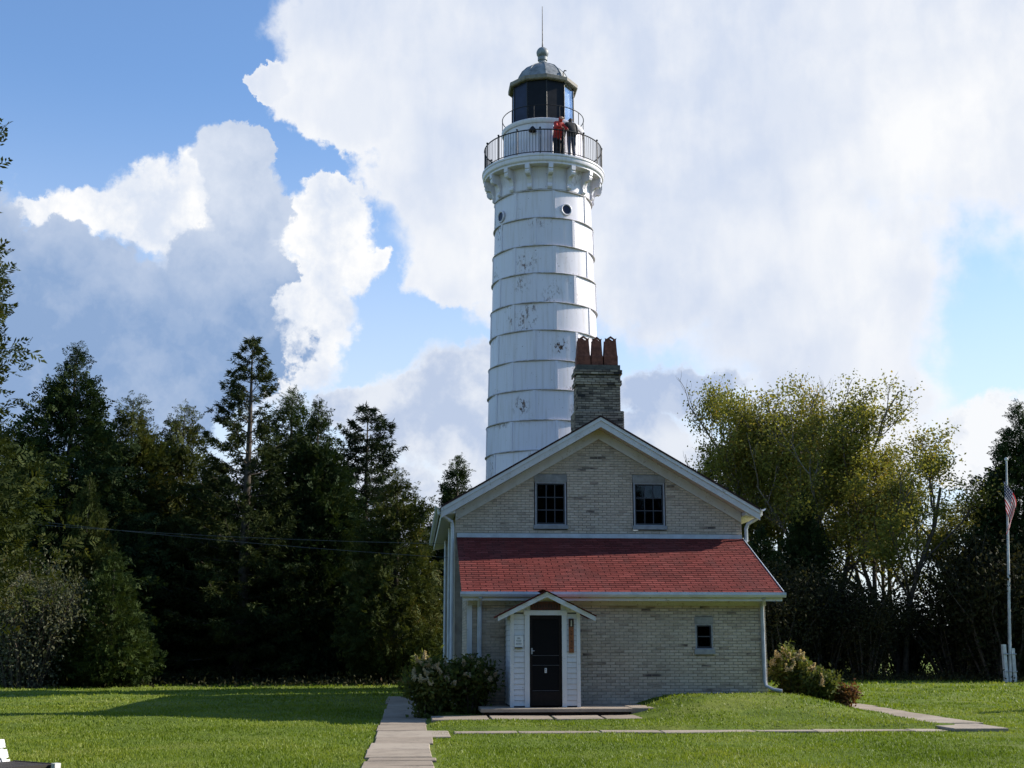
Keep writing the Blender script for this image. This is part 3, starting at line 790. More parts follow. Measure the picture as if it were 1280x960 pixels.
M['muntin'] = plain('grey_muntin_paint', (.055, .058, .07), .6, 0, .2, 10)
M['window_frame'] = plain('grey_white_window_paint', (.34, .34, .36), .6, 0, .2, 10)
M['stone_light'] = plain('pale_stone_sill', (.33, .33, .33), .9, 0, .2, 7, .2, .2)
for g in GW: window(*g, YG, 3, 3, .10, .21)
window(*LW, YW, 1, 2, .12, .16, fr=.03, lx=.04)

# chimney
ch = MB()
CX0, CX1, CY0, CY1 = 4.46, 5.64, 34.5, 35.25
def cbrick(mb, x0, x1, y0, y1, z0, z1):
    for (x, w_, z) in courses(x0, x1, z0, z1):
        v, f = brick_verts(w_); mb.add([(a + x, b + y0 + .015 - random.uniform(0, .006), c + z) for a, b, c in v], f)
    for (y, w_, z) in courses(y0, y1, z0, z1):
        v, f = brick_verts(w_)
        mb.add([(x0 + .015 + b, y - a, c + z) for a, b, c in v], f)
        mb.add([(x1 - .015 - b, y + a, c + z) for a, b, c in v], f)
cz = at(745, 457, 34.5)[2]
ch.box(CX0, CX1, CY0, CY1, 6.9, cz - .03)
ch.box(CX0 - .08, CX1 + .08, CY0 - .08, CY1 + .08, 6.0, at(745, 514, 34.5)[2])
chim = hb(ch, 'chimney', M['soot_mortar'])
cb = MB()
zb1 = at(745, 514, 34.5)[2]; zr1 = at(745, 481, 34.5)[2]; zr2 = at(745, 468, 34.5)[2]; zr3 = at(745, 460, 34.5)[2]
cbrick(cb, CX0 - .08, CX1 + .08, CY0 - .08, CY1 + .08, 6.9, zb1)
cbrick(cb, CX0, CX1, CY0, CY1, zb1, zr1)
cbrick(cb, CX0 - .04, CX1 + .04, CY0 - .04, CY1 + .04, zr1, zr1 + .13)
cbrick(cb, CX0 - .01, CX1 + .01, CY0 - .01, CY1 + .01, zr1 + .13, zr2)
cbrick(cb, CX0 - .055, CX1 + .055, CY0 - .055, CY1 + .055, zr2, zr2 + .14)
cc = hb(cb, 'chimney_brickwork', M['sooty_brick'], chim); cc['kind'] = 'stuff'
b = MB(); b.box(CX0 - .02, CX1 + .02, CY0 - .02, CY1 + .02, zr2 + .14, cz + .02); hb(b, 'cap', M['soot_mortar'], chim)
# clay pots: flared foot, tapering square body, gabled top pierced on all four sides
def pot(cx, cy, z, w0, hgt):
    b = MB(); a = w0 / 2; c = a * .80; zs = z + hgt * .82; t = .028
    b.lathe([(a * 1.414 * .98, 0), (a * 1.414, .03), (a * 1.414, hgt * .30), (a * 1.414 * .93, hgt * .36)], (cx, cy, z), 4, math.pi / 4, math.pi / 4 + 2 * math.pi)
    b.lathe([(a * 1.414 * .93, hgt * .36), (c * 1.414, hgt * .82), (c * 1.414 - .04, hgt * .82), (a * 1.414 * .93 - .05, 0)], (cx, cy, z), 4, math.pi / 4, math.pi / 4 + 2 * math.pi)
    top = z + hgt; h0 = z + hgt * .80; hm = z + hgt * .875; ht = z + hgt * .945
    for s in (-1, 1):                       # front and back gable faces, each a ring round a diamond hole
        y0 = cy + s * c; y1 = y0 - s * t
        out = [(-c, h0), (c, h0), (c, zs + hgt * .05), (0, top), (-c, zs + hgt * .05)]
        hol = [(-c * .15, hm - hgt * .030), (c * .36, hm - hgt * .034), (c * .48, hm), (0, ht - hgt * .02), (-c * .48, hm)]
        vs = [(cx + x, y, zz) for y in (y0, y1) for x, zz in out + hol]
        fs = []
        for i in range(5):
            j = (i + 1) % 5
            fs += [(i, j, j + 5, i + 5), (i + 10, i + 15, j + 15, j + 10), (i + 5, j + 5, j + 15, i + 15), (i, i + 10, j + 10, j)]
        b.add(vs, fs)
        x0 = cx + s * c; x1 = x0 - s * t    # side faces with their own little points
        b.prism([(cy - c + t, h0), (cy + c - t, h0), (cy + c - t, zs + hgt * .07), (cy + c * .4, zs + .01), (cy - c * .4, zs + .01), (cy - c + t, zs + hgt * .07)], min(x0, x1), max(x0, x1), 'x')
        b.add([(x0, cy - c, zs + hgt * .05), (x0 + s * .015, cy - c, top - hgt * .07), (x0 - s * .05, cy - c, zs + hgt * .08), (x0, cy - c + .03, zs + hgt * .05), (x0 - s * .01, cy - c + .03, top - hgt * .09), (x0 - s * .05, cy - c + .03, zs + hgt * .08)], [(0, 1, 2), (5, 4, 3), (0, 3, 4, 1), (1, 4, 5, 2), (2, 5, 3, 0)])
    hb(b, 'chimney_pot', M['terracotta'], chim)
ph = at(745, 422, 34.7)[2] - cz
for px, wdt in ((728.5, .385), (745.5, .32), (762.5, .385)):
    pot(at(px, 440, 34.7)[0], 34.72, cz + .02, wdt, ph * (1.0 if wdt > .35 else .985))
for px in (737, 754):
    b = MB(); c = at(px, 450, 34.9)
    b.lathe([(.13, 0), (.13, .25), (.10, .34), (.08, .34), (.08, .0)], (c[0], 35.0, cz + .02), 8); hb(b, 'chimney_pot', M['terracotta'], chim)

# vestibule
VX0, VX1, VY = 2.15, 3.68, 28.5
vb = MB(); vr = 2.93
vb.box(VX0 + .02, 2.50, VY + .02, YW - .03, .2, 2.3); vb.box(3.35, VX1 - .02, VY + .02, YW - .03, .2, 2.3)
vest = hb(vb, 'vestibule', M['seam'])
b = MB(); b.prism([(VX0 + .03, 2.3), (VX1 - .03, 2.3), (vr, 2.68)], VY + .012, YW - .03); hb(b, 'gable', M['clap'], vest)
def clapboard(x0, x1, y, z, h=.1115, side=None):
    b = MB(); yb, yt = -.022, -.006
    prof = [(0, z), (yb, z), (yt, z + h), (0, z + h)]
    if side is None: b.prism([(y + .019 + a, q) for a, q in prof], x0, x1, 'x')
    else: b.prism([(side + .019 + a, q) for a, q in prof], x0, x1, 'y')
    hb(b, 'clapboard', M['clap'], vest)
z = .30
while z < 2.24:
    clapboard(VX0 + .075, 2.462, VY, z); clapboard(3.385, VX1 - .075, VY, z); clapboard(VY + .06, YW - .06, 0, z, side=VX0)
    z += .116
for z in (2.345, 2.461, 2.575):
    a = (2.66 - (z + .11)) / .49
    if a > .05: clapboard(vr - a, vr + a, VY, z)
for x0, x1 in ((VX0 - .006, VX0 + .074), (VX1 - .074, VX1 + .006)):
    b = MB(); b.box(x0, x1, VY - .012, VY + .055, .27, 2.30); hb(b, 'corner_board', M['clap'], vest)
for x0, x1, z0, z1 in ((2.463, 2.568, .27, 2.238), (3.282, 3.384, .27, 2.238), (2.44, 3.405, 2.239, 2.343)):
    b = MB(); b.box(x0, x1, VY - .02, VY + .10, z0, z1); hb(b, 'door_casing', M['clap'], vest)
b = MB(); b.box(VX0 + .02, VX1 - .02, VY + .3, YW - .04, .275, .3); b.box(2.5, 3.35, VY + .35, VY + .4, .27, 2.3); hb(b, 'interior', M['dark'], vest)
vsl = .495; ve = 1.08
vrf = MB()
for s in (-1, 1): vrf.prism([(vr, 2.75), (vr + s * ve, 2.75 - vsl * ve), (vr + s * ve, 2.75 - vsl * ve - .03), (vr, 2.72)][::s], 28.30, 29.68)
vroof = hb(vrf, 'porch_roof', M['shingle'])
for s in (-1, 1):
    b = MB(); b.prism([(vr, 2.737), (vr + s * (ve - .01), 2.737 - vsl * (ve - .01)), (vr + s * (ve - .01), 2.737 - vsl * (ve - .01) - .10), (vr, 2.625)][::s], 28.262, 28.298); hb(b, 'rake_board', M['clap'], vroof)
    b = MB(); b.prism([(vr, 2.715), (vr + s * (ve - .02), 2.715 - vsl * (ve - .02)), (vr + s * (ve - .02), 2.695 - vsl * (ve - .02)), (vr, 2.695)][::s], 28.30, 28.47); hb(b, 'soffit', M['clap'], vroof)
    a2 = math.atan(vsl); dx = np.array([s * math.cos(a2), 0, -math.sin(a2)]); nz = np.array([s * math.sin(a2), 0, math.cos(a2)])
    u_ = .02
    while u_ < ve / math.cos(a2):
        y = 28.27 - random.uniform(0, .1)
        while y < 29.6:
            v, f = shingle_verts(.265, .19)
            p = np.array([vr, 0, 2.75]) + dx * (ve / math.cos(a2) - u_ + .03)
            b = MB(); b.add([p + np.array([0, s * a, 0]) + np.array([0, min(y + .14, 29.55), 0]) - dx * bb + nz * c for a, bb, c in v], f); hb(b, 'shingle', M['shingle'], vroof)
            y += .27
        u_ += .14
# screen door
dr = MB(); D0, D1, DZ0, DZ1, DY = 2.572, 3.278, .30, 2.236, VY + .015
for q in ((D0, D0 + .06, DZ0, DZ1), (D1 - .06, D1, DZ0, DZ1), (D0 + .06, D1 - .06, DZ1 - .08, DZ1), (D0 + .06, D1 - .06, DZ0, DZ0 + .30)): dr.box(q[0], q[1], DY, DY + .035, q[2], q[3])
door = hb(dr, 'door', M['door_frame']); 
b = MB(); b.box(D0 + .061, D1 - .061, DY + .014, DY + .02, DZ0 + .301, DZ1 - .081); hb(b, 'screen', M['screen'], door)
for z in (.62, 1.16, 1.37):
    b = MB(); b.box(D0 + .062, D1 - .062, DY + .001, DY + .012, z - .006, z + .006); hb(b, 'push_bar', M['muntin'], door)
b = MB(); b.box(D0 + .03, D0 + .06, DY - .03, DY - .001, 1.40, 1.53); b.tube([(D0 + .045, DY - .01, 1.47), (D0 + .045, DY - .06, 1.47), (D0 + .10, DY - .06, 1.47)], .009, 6); hb(b, 'handle', M['metal_grey'], door)
b = MB(); b.box(2.90, 2.945, DY - .004, DY + .013, 1.00, 1.10); tg = hb(b, 'door_tag', M['plaque'], door)
b = MB(); b.box(2.912, 2.933, DY - .007, DY - .0045, 1.055, 1.085); b.box(2.915, 2.93, DY - .007, DY - .0045, 1.02, 1.045); hb(b, 'tag_mark', M['ink'], tg)
for z in (.6, 1.3, 2.0):
    b = MB(); b.box(D1 - .012, D1 + .012, DY - .016, DY - .001, z - .05, z + .05); hb(b, 'hinge', M['black'], door)

# signs on the vestibule
L = np.array([vr, VY - .04, 2.26])
b = MB(); b.prism([(2.585, 2.348), (3.25, 2.348), (3.25, 2.49), (3.14, 2.535), (2.70, 2.535), (2.585, 2.48)], VY - .03, VY - .004)
sg = thing('name_board', L, 'dark reddish brown wooden board above the entrance door', 'sign')
b.build('board', M['sign_brown'], sg, origin=L)
for k in range(9):
    q = MB(); x = 2.67 + k * .062; q.box(x, x + .022, VY - .034, VY - .0305, 2.40, 2.46 if k % 3 else 2.475); q.build('carved_mark', M['ink_dark'], sg, origin=L)
L = np.array([3.487, VY - .03, 1.43])
sg = thing('hanging_sign', L, 'narrow upright orange-brown board with pale lighthouse shape, beside the door', 'sign')
b = MB(); b.box(3.432, 3.542, VY - .036, VY - .013, 1.43, 2.165); b.build('board', M['sign_wood'], sg, origin=L)
b = MB(); b.box(3.438, 3.536, VY - .040, VY - .0365, 1.985, 2.158); top = b.build('dark_panel', M['ink_dark'], sg, origin=L)
b = MB(); b.prism([(3.470, 2.0), (3.504, 2.0), (3.498, 2.09), (3.501, 2.095), (3.496, 2.115), (3.487, 2.14), (3.478, 2.115), (3.473, 2.095), (3.476, 2.09)], VY - .044, VY - .0405); b.build('lighthouse_shape', M['cream'], sg, origin=L)
for k in range(6):
    z = 1.90 - k * .073; q = MB(); q.box(3.468, 3.505, VY - .040, VY - .0365, z - .018, z - .010); q.box(3.470, 3.480, VY - .040, VY - .0365, z - .0095, z + .018)
    if k % 2: q.box(3.494, 3.504, VY - .040, VY - .0365, z - .0095, z + .016)
    q.build('carved_mark', M['ink_dark'], sg, origin=L)
L = np.array([2.325, VY - .03, 1.55])
sg = thing('plaque', L, 'small white notice with faint grey lines of print, beside the door', 'sign')
b = MB(); b.box(2.235, 2.425, VY - .03, VY - .012, 1.55, 1.80); b.build('board', M['plaque'], sg, origin=L)
for z, x0, x1, h in ((1.735, 2.30, 2.36, .018), (1.69, 2.27, 2.39, .008), (1.66, 2.28, 2.38, .008), (1.61, 2.265, 2.395, .018)):
    q = MB(); n = 4
    for i in range(n):
        a = x0 + (x1 - x0) * i / n; q.box(a, a + (x1 - x0) / n * .8, VY - .034, VY - .0305, z, z + h)
    q.build('print_line', M['ink'], sg, origin=L)
b = MB(); b.box(2.245, 2.405, VY - .045, VY - .0145, 1.525, 1.545); b.build('ledge', M['black'], sg, origin=L)

# ------------------------------------------------------------------ lighthouse tower
TC = np.array([5.02, 49.0, 0.0])
tower = thing('lighthouse_tower', TC, 'tall white riveted steel lighthouse tower with black railed gallery, behind the cottage', 'lighthouse')
def tb(mb, name, mat, parent=None, smooth=True): return mb.build(name, mat, parent or tower, smooth, TC)
def tz(y, r): return float(at(680, y, 49 - r)[2])
def tr(z): return 2.28 + (8.44 - z) * .0332
rings = []
for y in (235, 270, 305, 340, 377, 412, 450, 487, 525, 563): rings.append(tz(y, tr(13)))
rings = sorted(rings)
while rings[0] > 1.3: rings.insert(0, rings[0] - 1.27)
rings.insert(0, -.05)
ZT = rings[-1]
def polar(r, a, z): return (TC[0] + r * math.sin(a), TC[1] - r * math.cos(a), z)
riv = MB()
for k in range(len(rings) - 1):
    z0, z1 = rings[k] + .02, rings[k + 1] - .02
    top_odd = (len(rings) - 2 - k) % 2 == 0
    a_off = R(6) if top_odd else R(29.5)
    r0, r1 = tr(z0), tr(z0) - .02
    for j in range(8):
        a0 = a_off + j * math.pi / 4; a1 = a0 + math.pi / 4; hw = math.pi / 8; am = a0 + hw
        n = 8; vs = []
        for rr, zz in ((r0, z0), (r0 * .55 + r1 * .45, (z0 + z1) / 2), (r1, z1)):
            for i in range(n + 1):
                t = -hw + 2 * hw * i / n
                flat = math.cos(hw) / math.cos(t)
                q = rr * ((1 - .42) + .42 * flat) + .020 * rr / 2
                vs.append(polar(q, am + t, zz))
        fs = [(s * (n + 1) + i, s * (n + 1) + i + 1, (s + 1) * (n + 1) + i + 1, (s + 1) * (n + 1) + i) for s in (0, 1) for i in range(n)]
        # turned-in edges so that a plate has thickness
        m0 = len(vs); inn = [(TC[0] + (x - TC[0]) * .975, TC[1] + (y - TC[1]) * .975, z) for x, y, z in vs]
        vs += inn
        rim = list(range(n + 1)) + [2 * n + 1, 3 * n + 2] + list(range(3 * n + 1, 2 * n + 1, -1)) + [n + 1]
        fs += [(rim[i], rim[i] + m0, rim[(i + 1) % len(rim)] + m0, rim[(i + 1) % len(rim)]) for i in range(len(rim))]
        b = MB(); b.add(vs, fs); tb(b, 'plate', M['tower'])
        if k >= 4 and math.cos(a0) > -.1:
            # lap strip on the seam
            b = MB(); w2 = .055 / r0
            pr = [(a0 - w2, .024), (a0 + w2, .038)]
            vs = [polar(rr_ + d, a, zz) for zz, rr_ in ((z0 + .01, r0), (z1 - .01, r1)) for a, d in ((a0 - w2, -.02), (a0 - w2, .034), (a0 + w2, .034), (a0 + w2, -.02))]
            b.add(vs, [(0, 1, 5, 4), (1, 2, 6, 5), (2, 3, 7, 6), (4, 5, 6, 7), (3, 2, 1, 0)]); tb(b, 'lap_strip', M['tower_trim'], None, False)
            for s in (-.028, .028):
                for q in np.linspace(z0 + .07, z1 - .07, 13): riv.ball(polar(r0 - .02 * (q - z0) / (z1 - z0) + .033, a0 + s / r0, q), .011, 4)
            for q in np.arange(a0 + .05, a1 - .04, .055):
                for zz in (z1 - .055, z0 + .055): riv.ball(polar((r0 if zz < z1 - .1 else r1) + .013, q, zz), .011, 4)
    b = MB(); rr = tr(rings[k + 1])
    b.lathe([(rr - .05, -.025), (rr + .045, -.025), (rr + .055, -.015), (rr + .055, .004), (rr + .042, .014), (rr - .05, .018)], (TC[0], TC[1], rings[k + 1]), 72); tb(b, 'ring', M['tower_ring'])
rv = tb(riv, 'rivets', M['tower_trim']); rv['kind'] = 'stuff'
# portholes in the top courses
for px, py in ((702.5, 262), (625.5, 271)):
    rr = tr(18.8) + .025; sx = (px - 680.3) / 60.8
    a = math.asin(max(-.97, min(.97, sx))); zc = float(at(px, py, 49 - rr * math.cos(a))[2])
    o = np.array(polar(rr - .03, a, zc)); n_ = np.array([math.sin(a), -math.cos(a), 0]); t_ = np.array([math.cos(a), math.sin(a), 0]); k_ = np.array([0, 0, 1])
    b = MB(); N = 20; vs = []
    for (r_, d) in ((.24, 0), (.24, .055), (.215, .07), (.185, .06), (.185, .03)):
        vs += [o + n_ * d + (t_ * math.cos(2 * math.pi * i / N) + k_ * math.sin(2 * math.pi * i / N)) * r_ for i in range(N)]
    fs = [(s * N + i, s * N + (i + 1) % N, (s + 1) * N + (i + 1) % N, (s + 1) * N + i) for s in range(4) for i in range(N)]
    b.add(vs, fs); pw = tb(b, 'porthole', M['tower_trim'])
    b = MB(); b.add([o + n_ * .032 + (t_ * math.cos(2 * math.pi * i / N) + k_ * math.sin(2 * math.pi * i / N)) * .186 for i in range(N)] + [o - n_ * .02 + (t_ * math.cos(2 * math.pi * i / N) + k_ * math.sin(2 * math.pi * i / N)) * .186 for i in range(N)],
                    [tuple(range(N)), tuple(range(2 * N - 1, N - 1, -1))] + [(i, i + N, (i + 1) % N + N, (i + 1) % N) for i in range(N)])
    tb(b, 'pane', M['navy_panel'], pw, False)
# gallery: coved wall, console brackets, moulded deck
RG = 2.44
zt = float(at(680, 191.5, 49 - RG)[2]); zb = float(at(680, 203.5, 49 - RG)[2])
rt_ = tr(ZT)
b = MB(); b.lathe([(rt_ - .02, ZT), (rt_ + .03, ZT + .05), (rt_ + .02, (ZT + zb) / 2), (rt_ + .08, zb - .10), (rt_ + .16, zb + .03)], (TC[0], TC[1], 0), 72); tb(b, 'cove', M['tower'])
b = MB(); b.lathe([(rt_ - .1, zb + .005), (RG - .10, zb + .005), (RG - .06, zb + .03), (RG - .06, zb + .10), (RG - .01, zb + .13), (RG + .01, zb + .17), (RG + .01, zt - .10), (RG + .04, zt - .07), (RG + .04, zt), (1.3, zt + .01)], (TC[0], TC[1], 0), 96)
deck = tb(b, 'gallery_deck', M['tower_trim'])
hb_ = zb - ZT
for j in range(16):
    a = R(1.5) + j * math.pi / 8
    prof = [(rt_ - .05, ZT + .06), (rt_ + .07, ZT + .05), (rt_ + .13, ZT + .12), (rt_ + .13, ZT + .20), (rt_ + .09, ZT + .27), (rt_ + .10, zb - .62), (rt_ + .14, zb - .50), (rt_ + .21, zb - .40), (rt_ + .28, zb - .37), (rt_ + .35, zb - .38), (rt_ + .42, zb - .33), (rt_ + .45, zb - .24), (rt_ + .43, zb - .17), (rt_ + .47, zb - .15), (rt_ + .47, zb + .02), (rt_ - .05, zb + .02)]
    b = MB(); t_ = np.array([math.cos(a), math.sin(a), 0])
    vs = [np.array(polar(r_, a, z)) + t_ * s * .088 for s in (-1, 1) for r_, z in prof]; n = len(prof)
    b.add(vs, [tuple(range(n - 1, -1, -1)), tuple(range(n, 2 * n))] + [(i, (i + 1) % n, (i + 1) % n + n, i + n) for i in range(n)])
    tb(b, 'bracket', M['tower_trim'], None, False)
# gallery railing
RR = RG - .06
def hoop(r, z, t, name, parent, mat):
    b = MB(); b.lathe([(r + t * math.cos(q), t * math.sin(q)) for q in np.linspace(0, 2 * math.pi, 7)], (TC[0], TC[1], z), 96); return tb(b, name, mat, parent)
RH = 1.02
rail = hoop(RR, zt + RH, .024, 'railing', None, M['black'])
hoop(RR, zt + .10, .018, 'bottom_rail', rail, M['black'])
bal = MB(); bal.tube([(0, 0, .10), (0, 0, RH - .01)], .0095, 5)
bme = None
for j in range(128):
    a = 2 * math.pi * (j + .5) / 128
    if bme is None:
        o_ = bal.build('baluster', M['black'], rail); bme = o_.data
    else: o_ = link('baluster', bme, rail)
    o_.location = np.array(polar(RR, a, zt)) - TC
for j in range(16):
    a = R(14) + j * math.pi / 8; b = MB(); p = polar(RR, a, zt)
    b.tube([p, (p[0], p[1], zt + RH + .03)], .022, 6); b.ball((p[0], p[1], zt + RH + .07), .045, 8); tb(b, 'post', M['black'], rail)
# watch room
RW = 1.60
zw = float(at(680, 152, 49 - RW - .06)[2])
da0 = math.asin((687 - 680.3) / 49.2); da1 = math.asin((702.5 - 680.3) / 49.2)
b = MB(); b.lathe([(RW, zt - .02), (RW, zw)], (TC[0], TC[1], 0), 64, da1, da0 + 2 * math.pi, False)
watch = tb(b, 'watch_room', M['tower'])
zd = float(at(695, 156, 49 - RW)[2])
b = MB(); b.lathe([(RW, zd), (RW, zw)], (TC[0], TC[1], 0), 8, da0, da1, False); tb(b, 'door_head', M['tower_trim'], watch)
b = MB(); b.lathe([(RW - .35, zt), (RW - .35, zw)], (TC[0], TC[1], 0), 8, da0 - .15, da1 + .15, False); tb(b, 'doorway_inside', M['dark'], watch)
for a in (da0, da1):
    b = MB(); b.tube([polar(RW, a, zt), polar(RW, a, zd)], .03, 6); tb(b, 'door_jamb', M['tower_trim'], watch)
b = MB(); b.lathe([(RW - .02, zw - .02), (RW + .05, zw), (RW + .09, zw + .07), (RW + .09, zw + .16), (RW + .05, zw + .19), (1.1, zw + .20)], (TC[0], TC[1], 0), 72); tb(b, 'upper_deck', M['tower_trim'], watch)
zu = zw + .20
a = math.asin((664 - 680.3) / 49.2); lp = np.array(polar(RW + .02, a, float(at(664, 162, 49 - RW)[2])))
b = MB(); b.lathe([(.16, -.10), (.13, 0), (.05, .10), (.02, .12)], lp + np.array([math.sin(a), -math.cos(a), 0]) * .14, 12); b.tube([lp, lp + np.array([math.sin(a) * .16, -math.cos(a) * .16, .08])], .02, 6); tb(b, 'wall_lamp', M['black'], watch)
# lantern: ten sided
RLn = 1.27
zl1 = float(at(680, 98.5, 49 - RLn)[2])
lan = MB()
for j in range(10):
    a = j * R(36) + R(.8); p = polar(RLn, a, zu); lan.tube([p, (p[0], p[1], zl1)], .028, 6)
lantern = tb(lan, 'lantern', M['black'])
for j in range(10):
    a0 = j * R(36) + R(.8); a1 = a0 + R(36); c = math.degrees((a0 + a1) / 2) % 360
    m = M['black_panel']
    if 40 < c < 200: m = M['glass']
    elif 270 < c < 330: m = M['navy_panel']
    for (za, zb_, nm, mm) in ((zu + .0, zu + .16, 'sill_panel', M['black_panel']), (zu + .161, zl1, 'pane', m)):
        if nm == 'sill_panel' and m is M['glass']: zb_ = zu + .06
        if nm == 'pane' and m is M['glass']: za = zu + .061
        b = MB(); r2 = RLn - .012
        p = [polar(r2, a0 + .02, za), polar(r2, a1 - .02, za), polar(r2, a1 - .02, zb_), polar(r2, a0 + .02, zb_)]
        q = [polar(r2 - .012, a0 + .02, za), polar(r2 - .012, a1 - .02, za), polar(r2 - .012, a1 - .02, zb_), polar(r2 - .012, a0 + .02, zb_)]
        b.add(p + q, [(0, 1, 2, 3), (7, 6, 5, 4), (0, 4, 5, 1), (1, 5, 6, 2), (2, 6, 7, 3), (3, 7, 4, 0)]); tb(b, nm, mm, lantern, False)
b = MB(); b.lathe([(.32, zu), (.32, zu + .5), (.20, zu + .55), (.20, zu + .62)], (TC[0], TC[1], 0), 16); b.lathe([(.2, zu + .62), (.34, zu + .8), (.36, zu + 1.0), (.30, zu + 1.2), (.1, zu + 1.3)], (TC[0], TC[1], 0), 16); tb(b, 'lens', M['black_panel'], lantern)
M['curtain'] = plain('pale_blue_curtain', (.80, .82, .80), .9, 0, .15, 3)  # pale panel added inside to stand for sky seen through the glass
for j in (1,):
    b = MB(); a0 = j * R(36) + R(2); a1 = a0 + R(33)
    pts = [polar(RLn - .17 + .012 * math.sin(k * 1.9), a0 + (a1 - a0) * k / 14, 0) for k in range(15)]
    vs = [(x, y, z) for z in (zu + .08, zl1 - .05) for x, y, _ in pts]
    b.add(vs, [(k, k + 1, k + 16, k + 15) for k in range(14)]); cu = tb(b, 'curtain', M['curtain'], lantern)
    sm_ = cu.modifiers.new('cloth', 'SOLIDIFY'); sm_.thickness = .004
b = MB(); b.lathe([(RLn - .03, zl1 - .02), (.6, zl1 + .3), (.05, zl1 + .42)], (TC[0], TC[1], 0), 20); tb(b, 'ceiling', M['plaque'], lantern)
hoop(RW + .06, zu + .52, .018, 'upper_rail', lantern, M['black'])
for j in range(10):
    a = R(18) + j * R(36); p = polar(RW + .06, a, zu - .02); b = MB(); b.tube([p, (p[0], p[1], zu + .52)], .015, 5); tb(b, 'rail_post', M['black'], lantern)
# dome
RE = 1.44
def deca(prof, name, mat, parent=None):
    b = MB(); b.lathe(prof, (TC[0], TC[1], 0), 10, R(.8), R(.8) + 2 * math.pi); return tb(b, name, mat, parent, False)
zf = float(at(680, 91, 49 - RE)[2]); zk = float(at(680, 78, 49 - .2)[2])
dome = deca([(RLn - .02, zl1 - .01), (RE - .02, zl1 - .02), (RE + .02, zl1 + .02), (RE + .02, zf - .02), (RE - .02, zf), (1.12, zf + .05)], 'dome', M['fascia'])
hh = zk - zf
for j in range(10):
    a0 = R(.8) + j * R(36); a1 = a0 + R(36); b = MB(); vs = []
    pr = [(1.22, .02), (1.12, .06 + .05 * hh), (1.06, .28 * hh), (.92, .52 * hh), (.70, .74 * hh), (.42, .90 * hh), (.18, 1.0 * hh)]
    for r_, z in pr:
        for q in (0, .5, 1): vs.append(polar(r_ * (1 if q != .5 else .965), a0 + (a1 - a0) * q, zf + z))
    fs = [(i * 3 + k, i * 3 + k + 1, i * 3 + k + 4, i * 3 + k + 3) for i in range(len(pr) - 1) for k in (0, 1)]
    b.add(vs, fs); tb(b, 'roof_panel', M['dome'], dome, True)
    b = MB(); b.tube([polar(r_ + .008, a0, zf + z) for r_, z in pr], .018, 5); tb(b, 'rib', M['dome'], dome, True)
zc = float(at(680, 66.6, 49)[2])
b = MB(); b.lathe([(.22, zk - .06), (.24, zk + .02), (.17, zk + .08), (.16, zk + .14), (.2, zk + .17), (.2, zc - .2)], (TC[0], TC[1], 0), 20); b.ball((TC[0], TC[1], zc), .255, 20); tb(b, 'ventilator_ball', M['dome'], dome)
b = MB(); zr = float(at(679, 8, 49)[2]); b.tube([(TC[0], TC[1], zc + .24), (TC[0], TC[1], zc + .5), (TC[0], TC[1], zr)], [.035, .022, .012], 6); tb(b, 'lightning_rod', M['black'], dome)
p = np.array(polar(1.1, R(44), zf + .12)); b = MB(); b.tube([p, p + (0, 0, .22), p + (.05, -.04, .30), p + (.12, -.05, .28)], .025, 6); tb(b, 'vent_pipe', M['black'], dome)
#@@TREES
# ------------------------------------------------------------------ vegetation
M['spruce_green'] = foliage('green_spruce_foliage', [(0, (.016, .026, .010)), (.5, (.032, .046, .014)), (1, (.075, .085, .022))], .15)
def unit(a): return a / np.maximum(1e-9, np.linalg.norm(a, axis=-1, keepdims=True))
def leaf_quads(P, D, l, w, g, bend=.15):
    n = len(P); D = unit(D)
    s = unit(np.cross(D, unit(g.normal(size=(n, 3)))))
    nn = np.cross(D, s)
    l = np.broadcast_to(np.asarray(l, float), (n,))[:, None]; w = np.broadcast_to(np.asarray(w, float), (n,))[:, None]
    v = np.stack([P, P + D * l * .45 + s * w * .5 + nn * l * bend * .5, P + D * l, P + D * l * .5 - s * w * .5 + nn * l * bend * .5], 1)
    return v.reshape(-1, 3)
TW = [(k / 6.5, sgn * (math.radians(52) - .07 * k), .52 * (1.05 - k / 8)) for k in (0, 1.5, 3, 4.5) for sgn in (-1, 1)] + [(.62, 0.0, .42)]
def spray_quads(P, D, size, g, wd=.125):
    """flat fern-like sprays: nine thin twiglets in a plane"""
    n = len(P); D = unit(D)
    nrm = unit(np.cross(D, unit(g.normal(size=(n, 3)) + np.array([0, 0, .001])))); s = np.cross(nrm, D)
    size = np.asarray(size)[:, None]; out = []
    for (y, a, l) in TW:
        a2 = a + g.normal(size=(n, 1)) * .12
        d = D * np.cos(a2) + s * np.sin(a2); e = np.cross(nrm, d)
        p = P + D * size * y; L = size * l * g.uniform(.75, 1.15, (n, 1)); w = size * wd * g.uniform(.7, 1.3, (n, 1))
        dr = nrm * L * g.normal(size=(n, 1)) * .15
        out.append(np.stack([p - e * w * .25, p + d * L * .6 + e * w * .55, p + d * L + dr, p + d * L * .55 - e * w * .55], 1))
    return np.concatenate(out, 0).reshape(-1, 3)
def quads_mesh(name, V, mat):
    me = fast_mesh(name, V, np.arange(len(V)).reshape(-1, 4)); me.materials.append(mat); return me
def mb_mesh(mb, name, mat):
    me = bpy.data.meshes.new(name); me.from_pydata(mb.v, [], mb.f); me.materials.append(mat)
    me.polygons.foreach_set('use_smooth', [True] * len(me.polygons)); me.update(); return me

